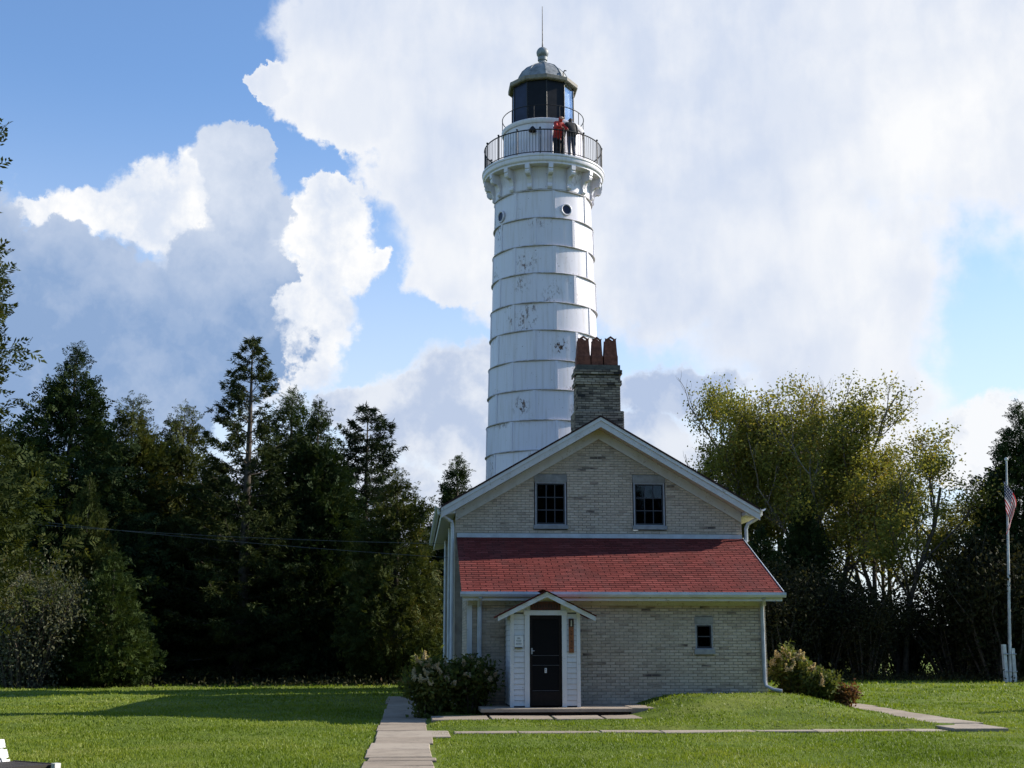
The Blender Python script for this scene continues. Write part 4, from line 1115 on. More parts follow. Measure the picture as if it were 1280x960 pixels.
def cedar_meshes(seed, H, Rm, mat, nb=330, ns=62, power=.8, leaf=.30, low=.03, up=.45):
    g = np.random.default_rng(seed)
    t = 1 - np.sqrt(g.random(nb)) * (1 - low); t[:25] = g.uniform(.72, .985, 25)
    az = g.uniform(0, 2 * np.pi, nb)
    ph = g.uniform(0, 6.28, 4)
    env = Rm * (1 - t) ** power * (.55 + .45 * np.clip(t / .15, 0, 1)) * (1 + .16 * np.sin(2 * az + ph[0] + 5 * t) + .14 * np.sin(3 * az + ph[1] - 11 * t) + .10 * np.sin(23 * t + ph[2])) + .02 * H * (1 - t)
    env = env * np.clip((1 - t) / .30, .05, 1) ** .35
    L = env * g.uniform(.70, 1.12, nb)
    upk = up * g.uniform(.4, 1.3, nb) + .6 * t
    d = np.stack([np.cos(az), np.sin(az), upk], -1)
    s = np.sqrt(g.uniform(.10, 1.0, (nb, ns)))
    base = np.zeros((nb, 3)); base[:, 2] = t * H - L * upk * .6
    P = base[:, None] + d[:, None] * (L[:, None] * s)[..., None]
    P = P + g.normal(size=P.shape) * (.05 + .10 * L[:, None, None] * (1.1 - s[..., None]) + .10)
    P[..., 2] -= .10 * L[:, None] * s ** 2
    P[..., 2] = np.maximum(P[..., 2], .05)
    Dd = d[:, None] * np.array([.9, .9, .3]) + g.normal(size=P.shape) * .55
    Pf = P.reshape(-1, 3); n = len(Pf)
    V = spray_quads(Pf, Dd.reshape(-1, 3), leaf * g.uniform(.55, 1.3, n) * np.repeat(.45 + .55 * np.clip((1 - t) / .28, 0, 1), ns), g)
    tk = MB(); tk.tube([(0, 0, -.1), (.03, 0, H * .3), (0, .04, H * .65), (0, 0, H * .97)], [.022 * H, .016 * H, .009 * H, .01], 8)
    for k in range(0, nb, 9): tk.tube([base[k], base[k] + d[k] * L[k] * .8], [.012 + .008 * L[k], .006], 4, False)
    return quads_mesh('crown', V, mat), mb_mesh(tk, 'trunk', M['bark'])

def spruce_meshes(seed, H, Rm, mat, wh=26, sparse_top=False, layered=False, leaf=.22):
    g = np.random.default_rng(seed); Ps = []; Ds = []; tk = MB()
    tk.tube([(0, 0, -.1), (.02, 0, H * .4), (0, .03, H * .75), (0, 0, H * .99)], [.020 * H, .014 * H, .007 * H, .012], 8)
    for i in range(wh):
        t = .05 + .94 * (i / (wh - 1)) ** .92
        nb = int(g.integers(5, 8)) if t < .9 else 4
        L0 = Rm * (1 - t) ** (.78 if not layered else .62) + .10
        for k in range(nb):
            az = 2 * np.pi * (k + g.uniform(-.35, .35)) / nb + i * 1.1
            L = L0 * g.uniform(.62, 1.18)
            if sparse_top and t > .5 and g.random() < .18: continue
            r0 = (-.18 + .75 * t if not sparse_top else -.1 + .85 * t) + g.normal() * .08
            o = np.array([np.cos(az), np.sin(az), 0]); pts = []
            for s in np.linspace(0, 1, 6):
                z = t * H + L * (r0 * s - .22 * s + .30 * s * s)
                pts.append(o * L * s + np.array([0, 0, z]))
            pts = np.array(pts); tk.tube(pts, np.linspace(.010 + .009 * L, .005, 6), 4, False)
            side = np.array([-o[1], o[0], 0])
            nt = int(5 + L * (6.5 if not (sparse_top and t > .6) else 5.4))
            for q in range(nt):
                s = g.uniform(.12 if not (sparse_top and t > .5) else .38, 1.0); x = s * 5; a = min(int(x), 4)
                p0 = pts[a] + (pts[a + 1] - pts[a]) * (x - a)
                sd_ = 1 if q % 2 else -1
                td = unit(o * .75 + side * sd_ * g.uniform(.3, 1.0) + np.array([0, 0, g.uniform(-.30, .15)]))
                tl = (.16 + .30 * L * (1.05 - s)) * g.uniform(.7, 1.2)
                m = int(11 + tl * 30)
                u = g.random(m)[:, None]
                Ps.append(p0 + td * tl * u + g.normal(size=(m, 3)) * .035); Ds.append(td + g.normal(size=(m, 3)) * .55)
    Pp = np.concatenate(Ps); Dd = np.concatenate(Ds); n = len(Pp)
    V = leaf_quads(Pp, Dd, leaf * g.uniform(.6, 1.3, n), leaf * .20 * g.uniform(.7, 1.3, n), g)
    return quads_mesh('crown', V, mat), mb_mesh(tk, 'trunk', M['bark'])

def broad_meshes(seed, H, Rm, mat, bark, nl=26000, trunks=2, bare=.25, leaf=.17, clear=.22, fork=None):
    g = np.random.default_rng(seed); tk = MB(); tips = []
    def limb(p, d, L, r, lev):
        pts = [np.array(p)]; d = unit(np.array(d, float)); n = 5
        for i in range(n):
            d = unit(d + g.normal(size=3) * .13 + np.array([0, 0, .10])); pts.append(pts[-1] + d * L / n)
        tk.tube(pts, np.linspace(r, r * .45, n + 1), 6 if lev < 2 else 4, False)
        if lev >= 2:
            for q in pts[2:]: tips.append((q, L))
        if lev < 3:
            for k in range((9, 6, 4)[lev]):
                s = g.uniform(.30 if lev else clear * 1.2, 1.0) * n; a = min(int(s), n - 1)
                q = pts[a] + (pts[a + 1] - pts[a]) * (s - a)
                z = unit(d + unit(g.normal(size=3)) * (.95 if lev else 1.0) + np.array([0, 0, .25]))
                hfrac = q[2] / H
                limb(q, z, L * g.uniform(.30, .52) * (1.0 if lev else (1.15 - .45 * hfrac)), r * .42, lev + 1)
    for k in range(trunks):
        a = g.uniform(0, 6.28); sp = Rm * .40 if trunks > 1 else Rm * .08
        limb((math.cos(a) * .15 * trunks, math.sin(a) * .15 * trunks, -.1), (math.cos(a) * sp / H, math.sin(a) * sp / H, 1), H * g.uniform(.80, .93), .017 * H / trunks ** .35, 0)
    tp = np.array([q for q, _ in tips]); 
    rr = np.hypot(tp[:, 0], tp[:, 1]); k = (rr < Rm * 1.12) & (tp[:, 2] > H * clear); tp = tp[k]
    wgt = .35 + g.random(len(tp)) ** 2 * 1.6; wgt[g.random(len(tp)) < bare] = .05
    idx = g.choice(len(tp), nl, p=wgt / wgt.sum())
    P = tp[idx] + g.normal(size=(nl, 3)) * np.array([.34, .34, .28]) * (H / 13)
    V = leaf_quads(P, g.normal(size=(nl, 3)) + np.array([0, 0, -.4]), leaf * g.uniform(.6, 1.25, nl), leaf * .8 * g.uniform(.6, 1.2, nl), g)
    sc = H / max(H * .5, np.percentile(V[:, 2], 99.7)); V = V * [1, 1, sc]
    tk.v = [(a, b, c * sc) for a, b, c in tk.v]
    return quads_mesh('crown', V, mat), mb_mesh(tk, 'trunk', bark)

def shrub_meshes(seed, H, Rm, mat, nl=9000, stems=40, leaf=.14):
    g = np.random.default_rng(seed); tk = MB(); Ps = []
    for k in range(stems):
        a = g.uniform(0, 6.28); sp = g.uniform(.05, 1.0) ** .7; h = H * (1.05 - .45 * sp * g.uniform(.5, 1)) * g.uniform(.75, 1.08)
        e = np.array([math.cos(a) * Rm * sp, math.sin(a) * Rm * sp, h]); b0 = e * [.25, .25, 0]
        pts = [b0 + (e - b0) * s + g.normal(size=3) * .05 * H * s + np.array([0, 0, .12 * H * math.sin(s * math.pi)]) for s in np.linspace(0, 1, 5)]
        pts[0][2] = -.05
        tk.tube(pts, np.linspace(.010 * H + .008, .006, 5), 4, False)
        u = g.random(nl // stems) ** .75 * 4; i = np.minimum(u.astype(int), 3); pts = np.array(pts)
        Ps.append(pts[i] + (pts[i + 1] - pts[i]) * (u - i)[:, None] + g.normal(size=(len(u), 3)) * Rm * .14)
    P = np.concatenate(Ps); P[:, 2] = np.maximum(P[:, 2], .03); n = len(P)
    V = leaf_quads(P, g.normal(size=(n, 3)) + [0, 0, .3], leaf * g.uniform(.6, 1.3, n), leaf * .55 * g.uniform(.6, 1.3, n), g)
    return quads_mesh('crown', V, mat), mb_mesh(tk, 'stems', M['bark'])

def plant(name, meshes, px, top, Y, label, cat, group=None, href=None, z=None, rot=None, wide=1.0, world=None, hset=None):
    """stand a plant so that its top shows at photo pixel (px, top) at depth Y"""
    if world is None:
        p = at(px, top, Y); x = p[0]; h = p[2]
    else: x, Y, h = world
    z = float(ground_z(x, Y)) if z is None else z
    o = thing(name, (x, Y, z), label, cat, group)
    k = (h - z) / href
    o.rotation_euler.z = random.uniform(0, 6.28) if rot is None else rot
    o.scale = (k * wide, k * wide, k)
    for q in meshes: link(q.name.split('.')[0], q, o)
    return o

GL, GR = 'trees along the lawn, west side', 'trees along the lawn, east side'
CD = cedar_meshes(1, 14, 4.9, M['cedar'], 900, 20, .92, .50)
CD2 = cedar_meshes(2, 13, 3.4, M['cedar'], 720, 19, .78, .48)
CT = cedar_meshes(9, 12, 2.8, M['cedar_green'], 560, 18, .66, .46)
CO = cedar_meshes(3, 12, 3.5, M['cedar_olive'], 700, 19, .60, .46)
CG = cedar_meshes(4, 6, 2.2, M['cedar_green'], 380, 17, .6, .34)
SPA = spruce_meshes(5, 15, 4.2, M['spruce_green'], 30, True)
SPB = spruce_meshes(6, 12, 3.7, M['spruce'], 24, False, True)
plant('cedar_tree', CD, 97, 428, 57, 'tallest dense dark cedar, broad cone nearest the frame\'s left edge', 'tree', GL, 14, wide=1.0, rot=.6)
plant('cedar_tree', CO, 168, 490, 61, 'olive brown cedar just right of the tallest dark cedar', 'tree', GL, 12)
plant('cedar_tree', CO, 232, 500, 63, 'olive cedar with ragged top, left of the open-crowned spruce', 'tree', GL, 12, rot=2.0, wide=.9)
plant('spruce_tree', SPA, 316, 426, 57, 'tall spruce with thin see-through top and bare lower trunk', 'tree', GL, 15)
plant('cedar_tree', CT, 366, 485, 61, 'green cedar close behind the open-topped spruce', 'tree', GL, 12, wide=1.0, rot=0)
plant('cedar_tree', CD2, 399, 496, 59, 'narrow cedar between the open-topped and the layered spruce', 'tree', GL, 13, rot=1.2, wide=.9)
plant('spruce_tree', SPB, 460, 511, 62, 'layered spruce with flat dark tiers of branches, left of the house', 'tree', GL, 12, wide=1.0)
plant('cedar_tree', CO, 497, 582, 56, 'brownish cedar in front of the layered spruce', 'tree', GL, 12, rot=4.0, wide=.95)
plant('cedar_tree', CD2, 572, 566, 68, 'dark cedar half hidden behind the left eave of the house', 'tree', GL, 13, rot=3.1, wide=1.0)
plant('cedar_tree', CD2, 22, 540, 62, 'shadowed cedar behind the grey shrub at the left edge', 'tree', GL, 13, rot=5.0, wide=1.1)
plant('cedar_tree', CD2, 275, 580, 65, 'shadowed cedar low behind the open-topped spruce', 'tree', GL, 13, rot=2.6, wide=1.35)
plant('cedar_tree', CD, 425, 600, 67, 'shadowed cedar filling the gap below the layered spruce', 'tree', GL, 14, rot=.4, wide=1.15)
plant('cedar_tree', CD, 195, 600, 66, 'shadowed cedar low between the two olive cedars', 'tree', GL, 14, rot=1.4, wide=1.2)
plant('cedar_tree', CO, 113, 592, 53.8, 'slim olive cedar in front of the tallest dark cedar', 'tree', GL, 12, rot=.7, wide=.6)
plant('young_cedar', CG, 145, 690, 52, 'small bright green cedar beside the grey shrub', 'tree', GL, 6, wide=.95)
NEAR = cedar_meshes(21, 15, 2.5, M['cedar_olive'], 300, 60, .45, .30, .12, .5)
plant('cedar_tree', NEAR, -84, -30, 27, 'nearby cedar whose branches reach in at the left edge against the sky', 'tree', None, 15, rot=.4)
SG = shrub_meshes(8, 4.5, 2.4, M['grey_shrub'], 16000, 70, .13)
plant('grey_shrub', SG, 42, 698, 51, 'grey-green leafy shrub at the left edge of the lawn', 'shrub', None, 4.5, wide=.95)

PA = broad_meshes(35, 14, 3.8, M['poplar'], M['pale_bark'], 46000, 3, .04, .165, .32)
PB = broad_meshes(36, 14, 3.6, M['poplar'], M['pale_bark'], 21000, 3, .10, .155, .30)
PC = broad_meshes(37, 13, 4.8, M['poplar'], M['bark'], 32000, 3, .08, .16, .28)
plant('poplar_tree', PA, 943, 478, 68, 'leafy yellow-green poplar closest to the house roof', 'tree', GR, 14, rot=1.0, wide=.74)
plant('poplar_tree', PB, 1028, 484, 66, 'poplar with pale bare limbs showing, second from the house', 'tree', GR, 14, rot=2.0)
plant('poplar_tree', PB, 982, 500, 70, 'poplar filling the gap between the leafy and the bare-limbed one', 'tree', GR, 14, rot=.4, wide=1.05)
plant('poplar_tree', PC, 1115, 520, 62, 'spreading golden poplar with crown leaning over the thicket', 'tree', GR, 13, rot=4.2, wide=1.0)
plant('poplar_tree', PB, 1080, 545, 69, 'thin poplar between the bare-limbed and the spreading ones', 'tree', GR, 14, rot=5.2, wide=.9)
plant('poplar_tree', PB, 1205, 612, 67, 'sparse small poplar left of the flagpole', 'tree', GR, 14, rot=3.2, wide=1.2)
plant('cedar_tree', CD2, 890, 556, 72, 'dark cedar rising behind the right slope of the roof', 'tree', GR, 13, rot=.9, wide=.85)
plant('cedar_tree', CD, 950, 655, 62, 'dark cedar beside the right end of the red roof', 'tree', GR, 14, rot=2.2, wide=1.1)
plant('cedar_tree', CD2, 1003, 612, 63, 'dark cedar in front of the bare-limbed poplar', 'tree', GR, 13, rot=4.4, wide=.9)
plant('cedar_tree', CD, 1272, 500, 61, 'tall dark pointed conifer behind the flagpole', 'tree', GR, 14, rot=3.3, wide=1.0)
plant('cedar_tree', CD, 1350, 470, 64, 'dark conifer at the right edge, next to the pointed one', 'tree', GR, 14, rot=1.3, wide=1.0)
TH = shrub_meshes(41, 5, 2.6, M['thicket'], 15000, 60, .17)
TH2 = shrub_meshes(42, 4.2, 2.8, M['thicket'], 10000, 90, .16)
for px, top, Y, ms, hr, lab in ((965, 705, 59, TH, 5, 'dark thicket shrub nearest the house on the right'), (1020, 725, 61, TH2, 4.2, 'dark thicket shrub under the bare-limbed poplar'),
        (1072, 728, 60, TH, 5, 'dark thicket shrub beneath the spreading poplar'), (1128, 748, 64, TH2, 4.2, 'low dark thicket shrub with twigs against the sky'),
        (1190, 715, 61, TH2, 4.2, 'twiggy dark thicket shrub left of the flagpole'), (1240, 672, 59, TH, 5, 'dark thicket shrub at the foot of the pointed conifer'), (1290, 680, 60, TH, 5, 'dark thicket shrub at the right edge behind the flagpole')):
    plant('thicket_shrub', ms, px, top, Y, lab, 'shrub', 'thicket along the lawn', hr)
BS = shrub_meshes(43, 2, 1.2, M['bright_shrub'], 3500, 24, .14)
plant('bright_shrub', BS, 1158, 784, 66, 'sunlit yellow-green shrub glowing in a gap of the dark thicket', 'shrub', None, 2, z=.9)
# trees outside the frame on the right, whose shadows cross the lawn
plant('spruce_tree', SPB, 0, 0, 0, 'layered spruce out on the right whose shadow falls across the lawn', 'tree', None, 12, world=(27.5, 33.8, 8.5))
plant('cedar_tree', CD, 0, 0, 0, 'cedar out on the right whose shadow streaks the far lawn', 'tree', None, 14, world=(43.0, 55.5, 11.5))

# unseen cedars added behind the viewpoint to block bright low sky
gq = random.Random(5)
for k in range(26):
    a = R(-168 + 160 * k / 25); rr = gq.uniform(30, 37)
    x = 6 + rr * 1.25 * math.cos(a); y = 16 + rr * math.sin(a)
    plant('cedar_tree', (CD, CD2)[k % 2], 0, 0, 0, 'dark cedar closing the clearing behind the viewpoint', 'tree', 'trees behind the viewpoint', (14, 13)[k % 2], world=(x, y, gq.uniform(13, 17)), rot=gq.uniform(0, 6), wide=1.1)

# hydrangeas by the house walls
def hydrangea(loc, H, Rm, nfl, label, seed, lit=None, name='hydrangea_bush', nl=5200, leafm='hydrangea'):
    g = np.random.default_rng(seed)
    cr, stm = shrub_meshes(seed, H * .92, Rm, M[leafm], nl, 46, .12)
    o = thing(name, loc, label, 'bush', 'flowering bushes by the house')
    link('foliage', cr, o); link('stems', stm, o)
    pm = []
    for k in range(3):
        n = 150; u = g.random(n); a = g.uniform(0, 6.28, n); r = .055 * (1 - u * .8) * g.random(n) ** .5
        P = np.stack([np.cos(a) * r, np.sin(a) * r, u * .17], -1)
        pm.append(quads_mesh('panicle', leaf_quads(P, g.normal(size=(n, 3)), .035, .03, g), M['panicle']))
    for k in range(nfl):
        a = g.uniform(0, 6.28); s = g.random() ** .5
        z = H * (1.0 - .42 * s ** 2) * g.uniform(.86, 1.0)
        link('panicle', pm[k % 3], o, (math.cos(a) * Rm * s, math.sin(a) * Rm * s, z - .05), (g.normal() * .5, g.normal() * .5, a), (1, 1, 1))
    return o
hydrangea((.36, 29.05, .02), 1.42, .62, 22, 'flowering bush at the left corner of the house, its top sunlit', 51)
hydrangea((1.28, 29.45, .05), 1.40, .62, 16, 'shaded flowering bush in front of the wall left of the vestibule', 52)
hydrangea((.62, 30.6, .03), 1.25, .55, 12, 'low shaded bush between the path and the wall', 53, nl=3500)
hydrangea((9.15, 31.2, .28), 1.30, .55, 34, 'pale flowering bush beside the right downspout', 54)
hydrangea((9.75, 30.9, .2), .85, .5, 10, 'lower flowering bush right of the pale one', 55, nl=3000)
cr, stm = shrub_meshes(56, .55, .5, M['rust_leaf'], 1500, 20, .09)
o = thing('rusty_plant', (10.35, 30.9, .1), 'low rusty brown plant at the end of the side path', 'plant'); link('foliage', cr, o); link('stems', stm, o)
# weeds along the foot of the trees
g = np.random.default_rng(77); n = 9000
X = np.concatenate([g.uniform(-24, 1, n), g.uniform(11, 34, n)]); Yv = np.concatenate([g.normal(55.5, 2.2, n), g.normal(59.5, 2.0, n)])
P = np.stack([X, Yv, np.abs(g.normal(0, .16, 2 * n))], -1)
me = quads_mesh('undergrowth', leaf_quads(P, g.normal(size=(2 * n, 3)) + [0, 0, .8], g.uniform(.08, .20, 2 * n), .07, g), M['thicket'])
tag(link('undergrowth', me), 'dark weeds along the foot of the trees', 'undergrowth', kind='stuff')

# ------------------------------------------------------------------ flagpole, flag
fb = np.array([26.3, 56.0, 0.0]); ft = at(1258, 576, 56.0)
pole = thing('flagpole', fb, 'tall white flagpole held between two white posts on the lawn', 'flagpole')
b = MB(); b.tube([fb, (fb + ft) / 2, ft], [.075, .062, .04], 10); b.build('pole', M['pole'], pole, True, fb)
b = MB(); b.ball(ft + [0, 0, .07], .09, 10); b.build('finial', M['pole'], pole, True, fb)
for s, h in ((-1, 1.62), (1, 1.45)):
    b = MB(); x = fb[0] + s * .19; b.box(x - .07, x + .07, fb[1] - .10, fb[1] + .10, -.05, h); b.build('post', M['pole'], pole, False, fb)
for z in (.45, 1.2):
    b = MB(); b.tube([fb + [-.30, -.12, z], fb + [.30, -.12, z]], .025, 6); b.build('bolt', M['metal_grey'], pole, False, fb)
b = MB(); d = (ft - fb); b.tube([fb + d * .12 + [-.09, -.09, 0], fb + d * .5 + [-.10, -.09, 0], ft + [-.05, -.05, -.05]], .008, 4); b.build('halyard', M['wire'], pole, False, fb)
def flag():
    nu, nv = 28, 20; hoist, fly = 1.35, 2.2
    top = fb + d * .905
    V = []; UVs = []
    for i in range(nu + 1):
        t = i / nu
        for j in range(nv + 1):
            s = j / nv
            # the fly end hangs down in folds beside the pole
            out = .50 * math.sin(t * 2.2) * (1 - .2 * s) ; drop = fly * t * .60
            fold = .10 * math.sin(t * 9 + s * 3.0) * t ** .5 + .05 * math.sin(s * 11 + t * 4) * t
            V.append((top[0] - .20 + out * .9 + fold * .6 - .42 * s * t, top[1] - .10 - out * .25 + fold, top[2] - s * hoist * (1 - .15 * t) - drop))
            UVs.append((t, 1 - s))
    F = [(i * (nv + 1) + j, (i + 1) * (nv + 1) + j, (i + 1) * (nv + 1) + j + 1, i * (nv + 1) + j + 1) for i in range(nu) for j in range(nv)]
    m, t = material('flag_cloth')
    q = t.node('ShaderNodeUVMap').outputs[0]; s2 = t.node('ShaderNodeSeparateXYZ', Vector=q); u, v = s2.outputs[0], s2.outputs[1]
    stripe = t.m('GREATER_THAN', t.m('MODULO', t.m('MULTIPLY', v, 13), 2), 1.0)
    c = t.mix(stripe, (.60, .028, .040), (.80, .79, .78))
    can = t.m('MULTIPLY', t.m('LESS_THAN', u, .40), t.m('GREATER_THAN', v, 6 / 13))
    su = t.m('SUBTRACT', t.m('FRACT', t.m('MULTIPLY', u, 15)), .5); sv = t.m('SUBTRACT', t.m('FRACT', t.m('MULTIPLY', t.m('SUBTRACT', v, 6 / 13), 9.3)), .5)
    star = t.m('LESS_THAN', t.m('ADD', t.m('POWER', su, 2), t.m('POWER', sv, 2)), .08)
    c = t.mix(can, c, t.mix(star, (.018, .024, .10), (.72, .72, .72)))
    t.set(t.b.inputs['Base Color'], c); t.b.inputs['Roughness'].default_value = .8
    tl = t.node('ShaderNodeBsdfTranslucent', Color=c)
    t.L.new(t.node('ShaderNodeMixShader', i0=.5, i1=t.b.outputs[0], i2=tl.outputs[0]).outputs[0], t.out.inputs[0])
    me = bpy.data.meshes.new('flag'); L = np.array(top); me.from_pydata([tuple(np.array(p) - L) for p in V], [], F); me.materials.append(m)
    ul = me.uv_layers.new(name='UVMap')
    for lp in me.loops: ul.data[lp.index].uv = UVs[lp.vertex_index]
    me.polygons.foreach_set('use_smooth', [True] * len(me.polygons))
    o = link('flag', me, None, tuple(L))
    sm_ = o.modifiers.new('cloth', 'SOLIDIFY'); sm_.thickness = .004
    tag(o, 'red and white striped flag with blue starred corner, hanging limp from the pole', 'flag')
flag()

# ------------------------------------------------------------------ overhead wires
def wire(a, b_, sag, label, r=.006):
    a = np.array(a); b_ = np.array(b_)
    pts = [a + (b_ - a) * t - np.array([0, 0, sag * 4 * t * (1 - t)]) for t in np.linspace(0, 1, 24)]
    m = MB(); m.tube([p - a for p in pts], r, 5)
    o = m.build('overhead_wire', M['wire'], None, True); o.location = a
    tag(o, label, 'wire', 'wires to the house')
wire(at(-260, 610, 47), (1.05, 38.5, 4.15), .25, 'lower of two thin wires sagging across the dark trees to the house')
wire(at(-260, 625, 52), (1.05, 41.0, 4.75), .30, 'upper of two thin wires crossing the dark trees')

# ------------------------------------------------------------------ bench at the lower left
bc = at(19, 945, 17.3); BL = np.array([bc[0], 17.3, 0.0])
bench = thing('garden_bench', BL, 'weathered white slatted bench at the lower left corner', 'bench')
bench.rotation_euler.z = R(52)
zs = float(at(45, 955, 16.9)[2]); zt_b = float(at(6, 925, 17.3)[2])
pitch_b = (zt_b - zs) / 2.15
for k in range(3):
    z1 = zt_b - k * pitch_b; z0 = z1 - pitch_b * .82; y1 = .26 - k * .055; y0 = y1 - .05
    b = MB(); b.prism([(y0, z0), (y1, z1), (y1 + .028, z1 - .008), (y0 + .028, z0 - .008)], -1.5, .03 - .012 * (2 - k), 'x'); b.build('back_slat', M['bench'], bench)
for k in range(5):
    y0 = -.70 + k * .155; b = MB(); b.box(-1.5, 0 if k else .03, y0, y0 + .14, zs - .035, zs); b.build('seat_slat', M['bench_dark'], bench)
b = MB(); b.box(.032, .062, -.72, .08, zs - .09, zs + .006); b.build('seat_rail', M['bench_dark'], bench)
b = MB(); b.box(.0, .085, -.80, -.722, zs - .06, zs + .012); b.build('rail_end', M['bench'], bench)  # pale block paints the sunlit end of the dark seat
for x in (-1.4, -.06):
    for y in (-.62, .05):
        b = MB(); b.box(x - .04, x + .04, y - .04, y + .04, -.02, zs - .036); b.build('leg', M['bench'], bench)
    b = MB(); b.prism([(.10, zs - .03), (.17, zs - .03), (.315, zt_b - .02), (.285, zt_b - .02)], x - .035, x + .035, 'x'); b.build('back_post', M['bench'], bench)

# ------------------------------------------------------------------ two visitors on the gallery
def person(loc, rotz, joints, edges, radii, paint, mats, label, fingers):
    names = list(joints); idx = {n: i for i, n in enumerate(names)}
    me = bpy.data.meshes.new('person')
    me.from_pydata([joints[n] for n in names], [(idx[a], idx[b]) for a, b in edges], [])
    tmp = bpy.data.objects.new('tmp_body', me); COL.objects.link(tmp)
    sk = tmp.modifiers.new('skin', 'SKIN'); sk.use_smooth_shade = True
    for n in names:
        v = me.skin_vertices[0].data[idx[n]]; r = radii[n]; v.radius = r if hasattr(r, '__len__') else (r, r); v.use_root = (n == 'pelvis')
    sb = tmp.modifiers.new('sub', 'SUBSURF'); sb.levels = 2; sb.render_levels = 2
    dg = bpy.context.evaluated_depsgraph_get(); dg.update()
    ev = bpy.data.meshes.new_from_object(tmp.evaluated_get(dg))
    bpy.data.objects.remove(tmp)
    vs = [tuple(v.co) for v in ev.vertices]; fs = [tuple(p.vertices) for p in ev.polygons]
    m = MB(); m.add(vs, fs)
    m.mi = [paint(np.mean([vs[i] for i in f], axis=0)) for f in fs]
    for hand, fwd, side in fingers:             # five bent fingers rooted in each palm
        h = np.array(joints[hand]); f = unit(np.array(fwd, float)); s = unit(np.array(side, float)); dn = np.cross(f, s); m.cur = 2
        for k, L in enumerate((.055, .07, .075, .068, .052)):
            o = h + s * (.028 - .016 * k) + f * (.03 if k else -.01); dd = unit(f + s * (.9 if k == 0 else 0))
            m.tube([o, o + dd * L * .5, o + dd * L * .8 + dn * L * .35], [.010, .009, .007], 5)
    hd = np.array(joints['head']); m.cur = 2
    fc = unit(np.array(joints['face'], float))
    sd2 = unit(np.cross(fc, [0, 0, 1]))
    m.tube([hd + fc * .085 + [0, 0, .01], hd + fc * .115 + [0, 0, -.025]], [.010, .017], 6)
    for s in (-1, 1): m.ball(hd + sd2 * s * .085 + [0, 0, -.01], .024, 8, 1.4)
    m.cur = 4
    for s in (-1, 1): m.ball(hd + fc * .088 + sd2 * s * .032 + [0, 0, .01], .012, 6)
    m.cur = 5; m.tube([hd + fc * .094 - sd2 * .022 + [0, 0, -.055], hd + fc * .094 + sd2 * .022 + [0, 0, -.055]], .006, 4)
    o = m.build('person', mats, None, True); o.location = loc; o.rotation_euler.z = rotz
    o['label'] = label; o['category'] = 'person'; o['group'] = 'visitors on the gallery'
    return o
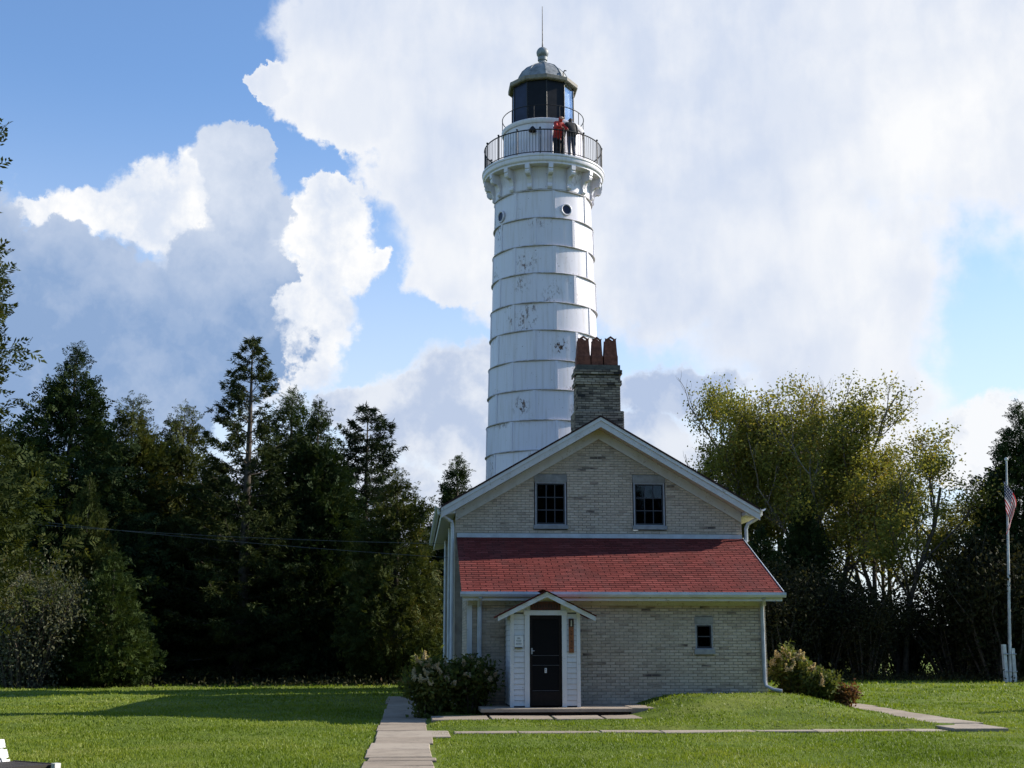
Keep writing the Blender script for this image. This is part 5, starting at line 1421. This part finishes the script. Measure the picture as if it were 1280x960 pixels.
def stand(lean=0.0, armL=None, armR=None, head=(0, 0), step=.0):
    """body facing -Y; lean tips the trunk forward"""
    def up(z0, h): return (0, -lean * h, z0 + h * math.sqrt(max(.05, 1 - lean * lean)))
    J = dict(pelvis=(0, 0, .92), spine=up(.92, .22), chest=up(.92, .42), neck=up(.92, .56))
    n = np.array(J['neck']); c = np.array(J['chest'])
    J['head'] = tuple(n + [head[0], -.03 - lean * .06 + head[1], .14]); J['crown'] = tuple(np.array(J['head']) + [0, 0, .07])
    for s, q in ((1, 'L'), (-1, 'R')):
        J['sh' + q] = tuple(c + [s * .19, .0, .06]); 
        el, ha = (armL if s == 1 else armR)
        J['el' + q] = tuple(c + np.array(el) * [s, 1, 1]); J['ha' + q] = tuple(c + np.array(ha) * [s, 1, 1])
        J['hip' + q] = (s * .095, 0, .86); J['kn' + q] = (s * .11, -.03 + s * step, .48); J['an' + q] = (s * .12, .02 + s * step, .08); J['toe' + q] = (s * .14, -.13 + s * step, .035)
    E = [('pelvis', 'spine'), ('spine', 'chest'), ('chest', 'neck'), ('neck', 'head'), ('head', 'crown')]
    for q in 'LR': E += [('chest', 'sh' + q), ('sh' + q, 'el' + q), ('el' + q, 'ha' + q), ('pelvis', 'hip' + q), ('hip' + q, 'kn' + q), ('kn' + q, 'an' + q), ('an' + q, 'toe' + q)]
    Rd = dict(pelvis=(.19, .145), spine=(.19, .15), chest=(.215, .165), neck=(.065, .065), head=(.085, .10), crown=(.06, .07))
    for q in 'LR': Rd.update({'sh' + q: .095, 'el' + q: .072, 'ha' + q: .036, 'hip' + q: .11, 'kn' + q: .078, 'an' + q: .058, 'toe' + q: .038})
    return J, E, Rd
J, E_, Rd = stand(.10, ((.26, -.02, -.24), (.20, -.20, -.42)), ((.26, -.02, -.24), (.16, -.24, -.36)), (0, 0), .05)
J['face'] = (-.6, -.6, -.1); hz_ = J['head'][2]
fo = lambda J_: [('haL', (0, -.5, -1), (0, 1, 0)), ('haR', (0, -.5, -1), (0, 1, 0))]
def paint_b(c):
    if c[2] > hz_ - .10 and abs(c[0]) < .13: return 3 if (c[2] > hz_ + .03 or c[1] > J['head'][1] + .0) else 2
    if c[2] < .09: return 4
    return 1 if c[2] < .84 and abs(c[0]) < .21 else 0
pb = at(713, 192, 49 - 2.02)
jf = dict(J); fc_ = J.pop('face'); J2 = dict(J)
class _D(dict): pass
JJ = _D(J)
def run_person(J, fc, *a):
    q = dict(J)
    names_face = fc
    class K(dict):
        def __getitem__(s, k): return names_face if k == 'face' else dict.__getitem__(s, k)
    return person(a[0], a[1], K(q), *a[2:])
run_person(J, fc_, (pb[0] + .05, 49 - 2.0, zt + .012), R(195), E_, Rd, paint_b, [M['jacket_black'], M['jeans'], M['skin'], M['hair'], M['shoe'], M['dark_cloth']],
           'visitor in black jacket and blue jeans standing at the gallery railing', fo(J))
J, E_, Rd = stand(.42, ((.24, -.16, -.16), (.14, -.34, -.20)), ((.24, -.16, -.16), (.12, -.36, -.18)), (0, -.02), .03)
hz2 = J['head'][2]; J1 = J
Rd['head'] = (.11, .12); Rd['crown'] = (.085, .09)
def paint_r(c):
    if c[2] > hz2 - .09 and c[1] < J1['head'][1] - .055 and abs(c[0]) < .08: return 2
    if c[2] < .09: return 4
    return 1 if c[2] < .80 and abs(c[0]) < .21 else 0
pr_ = at(696.5, 190, 49 - 1.98)
run_person(J, (.5, -.7, -.2), (pr_[0], 49 - 1.90, zt + .012), R(28), E_, Rd, paint_r, [M['jacket_red'], M['dark_cloth'], M['skin'], M['hair'], M['shoe'], M['dark_cloth']],
           'visitor in hooded red jacket bending over beside the gallery door', fo(J))
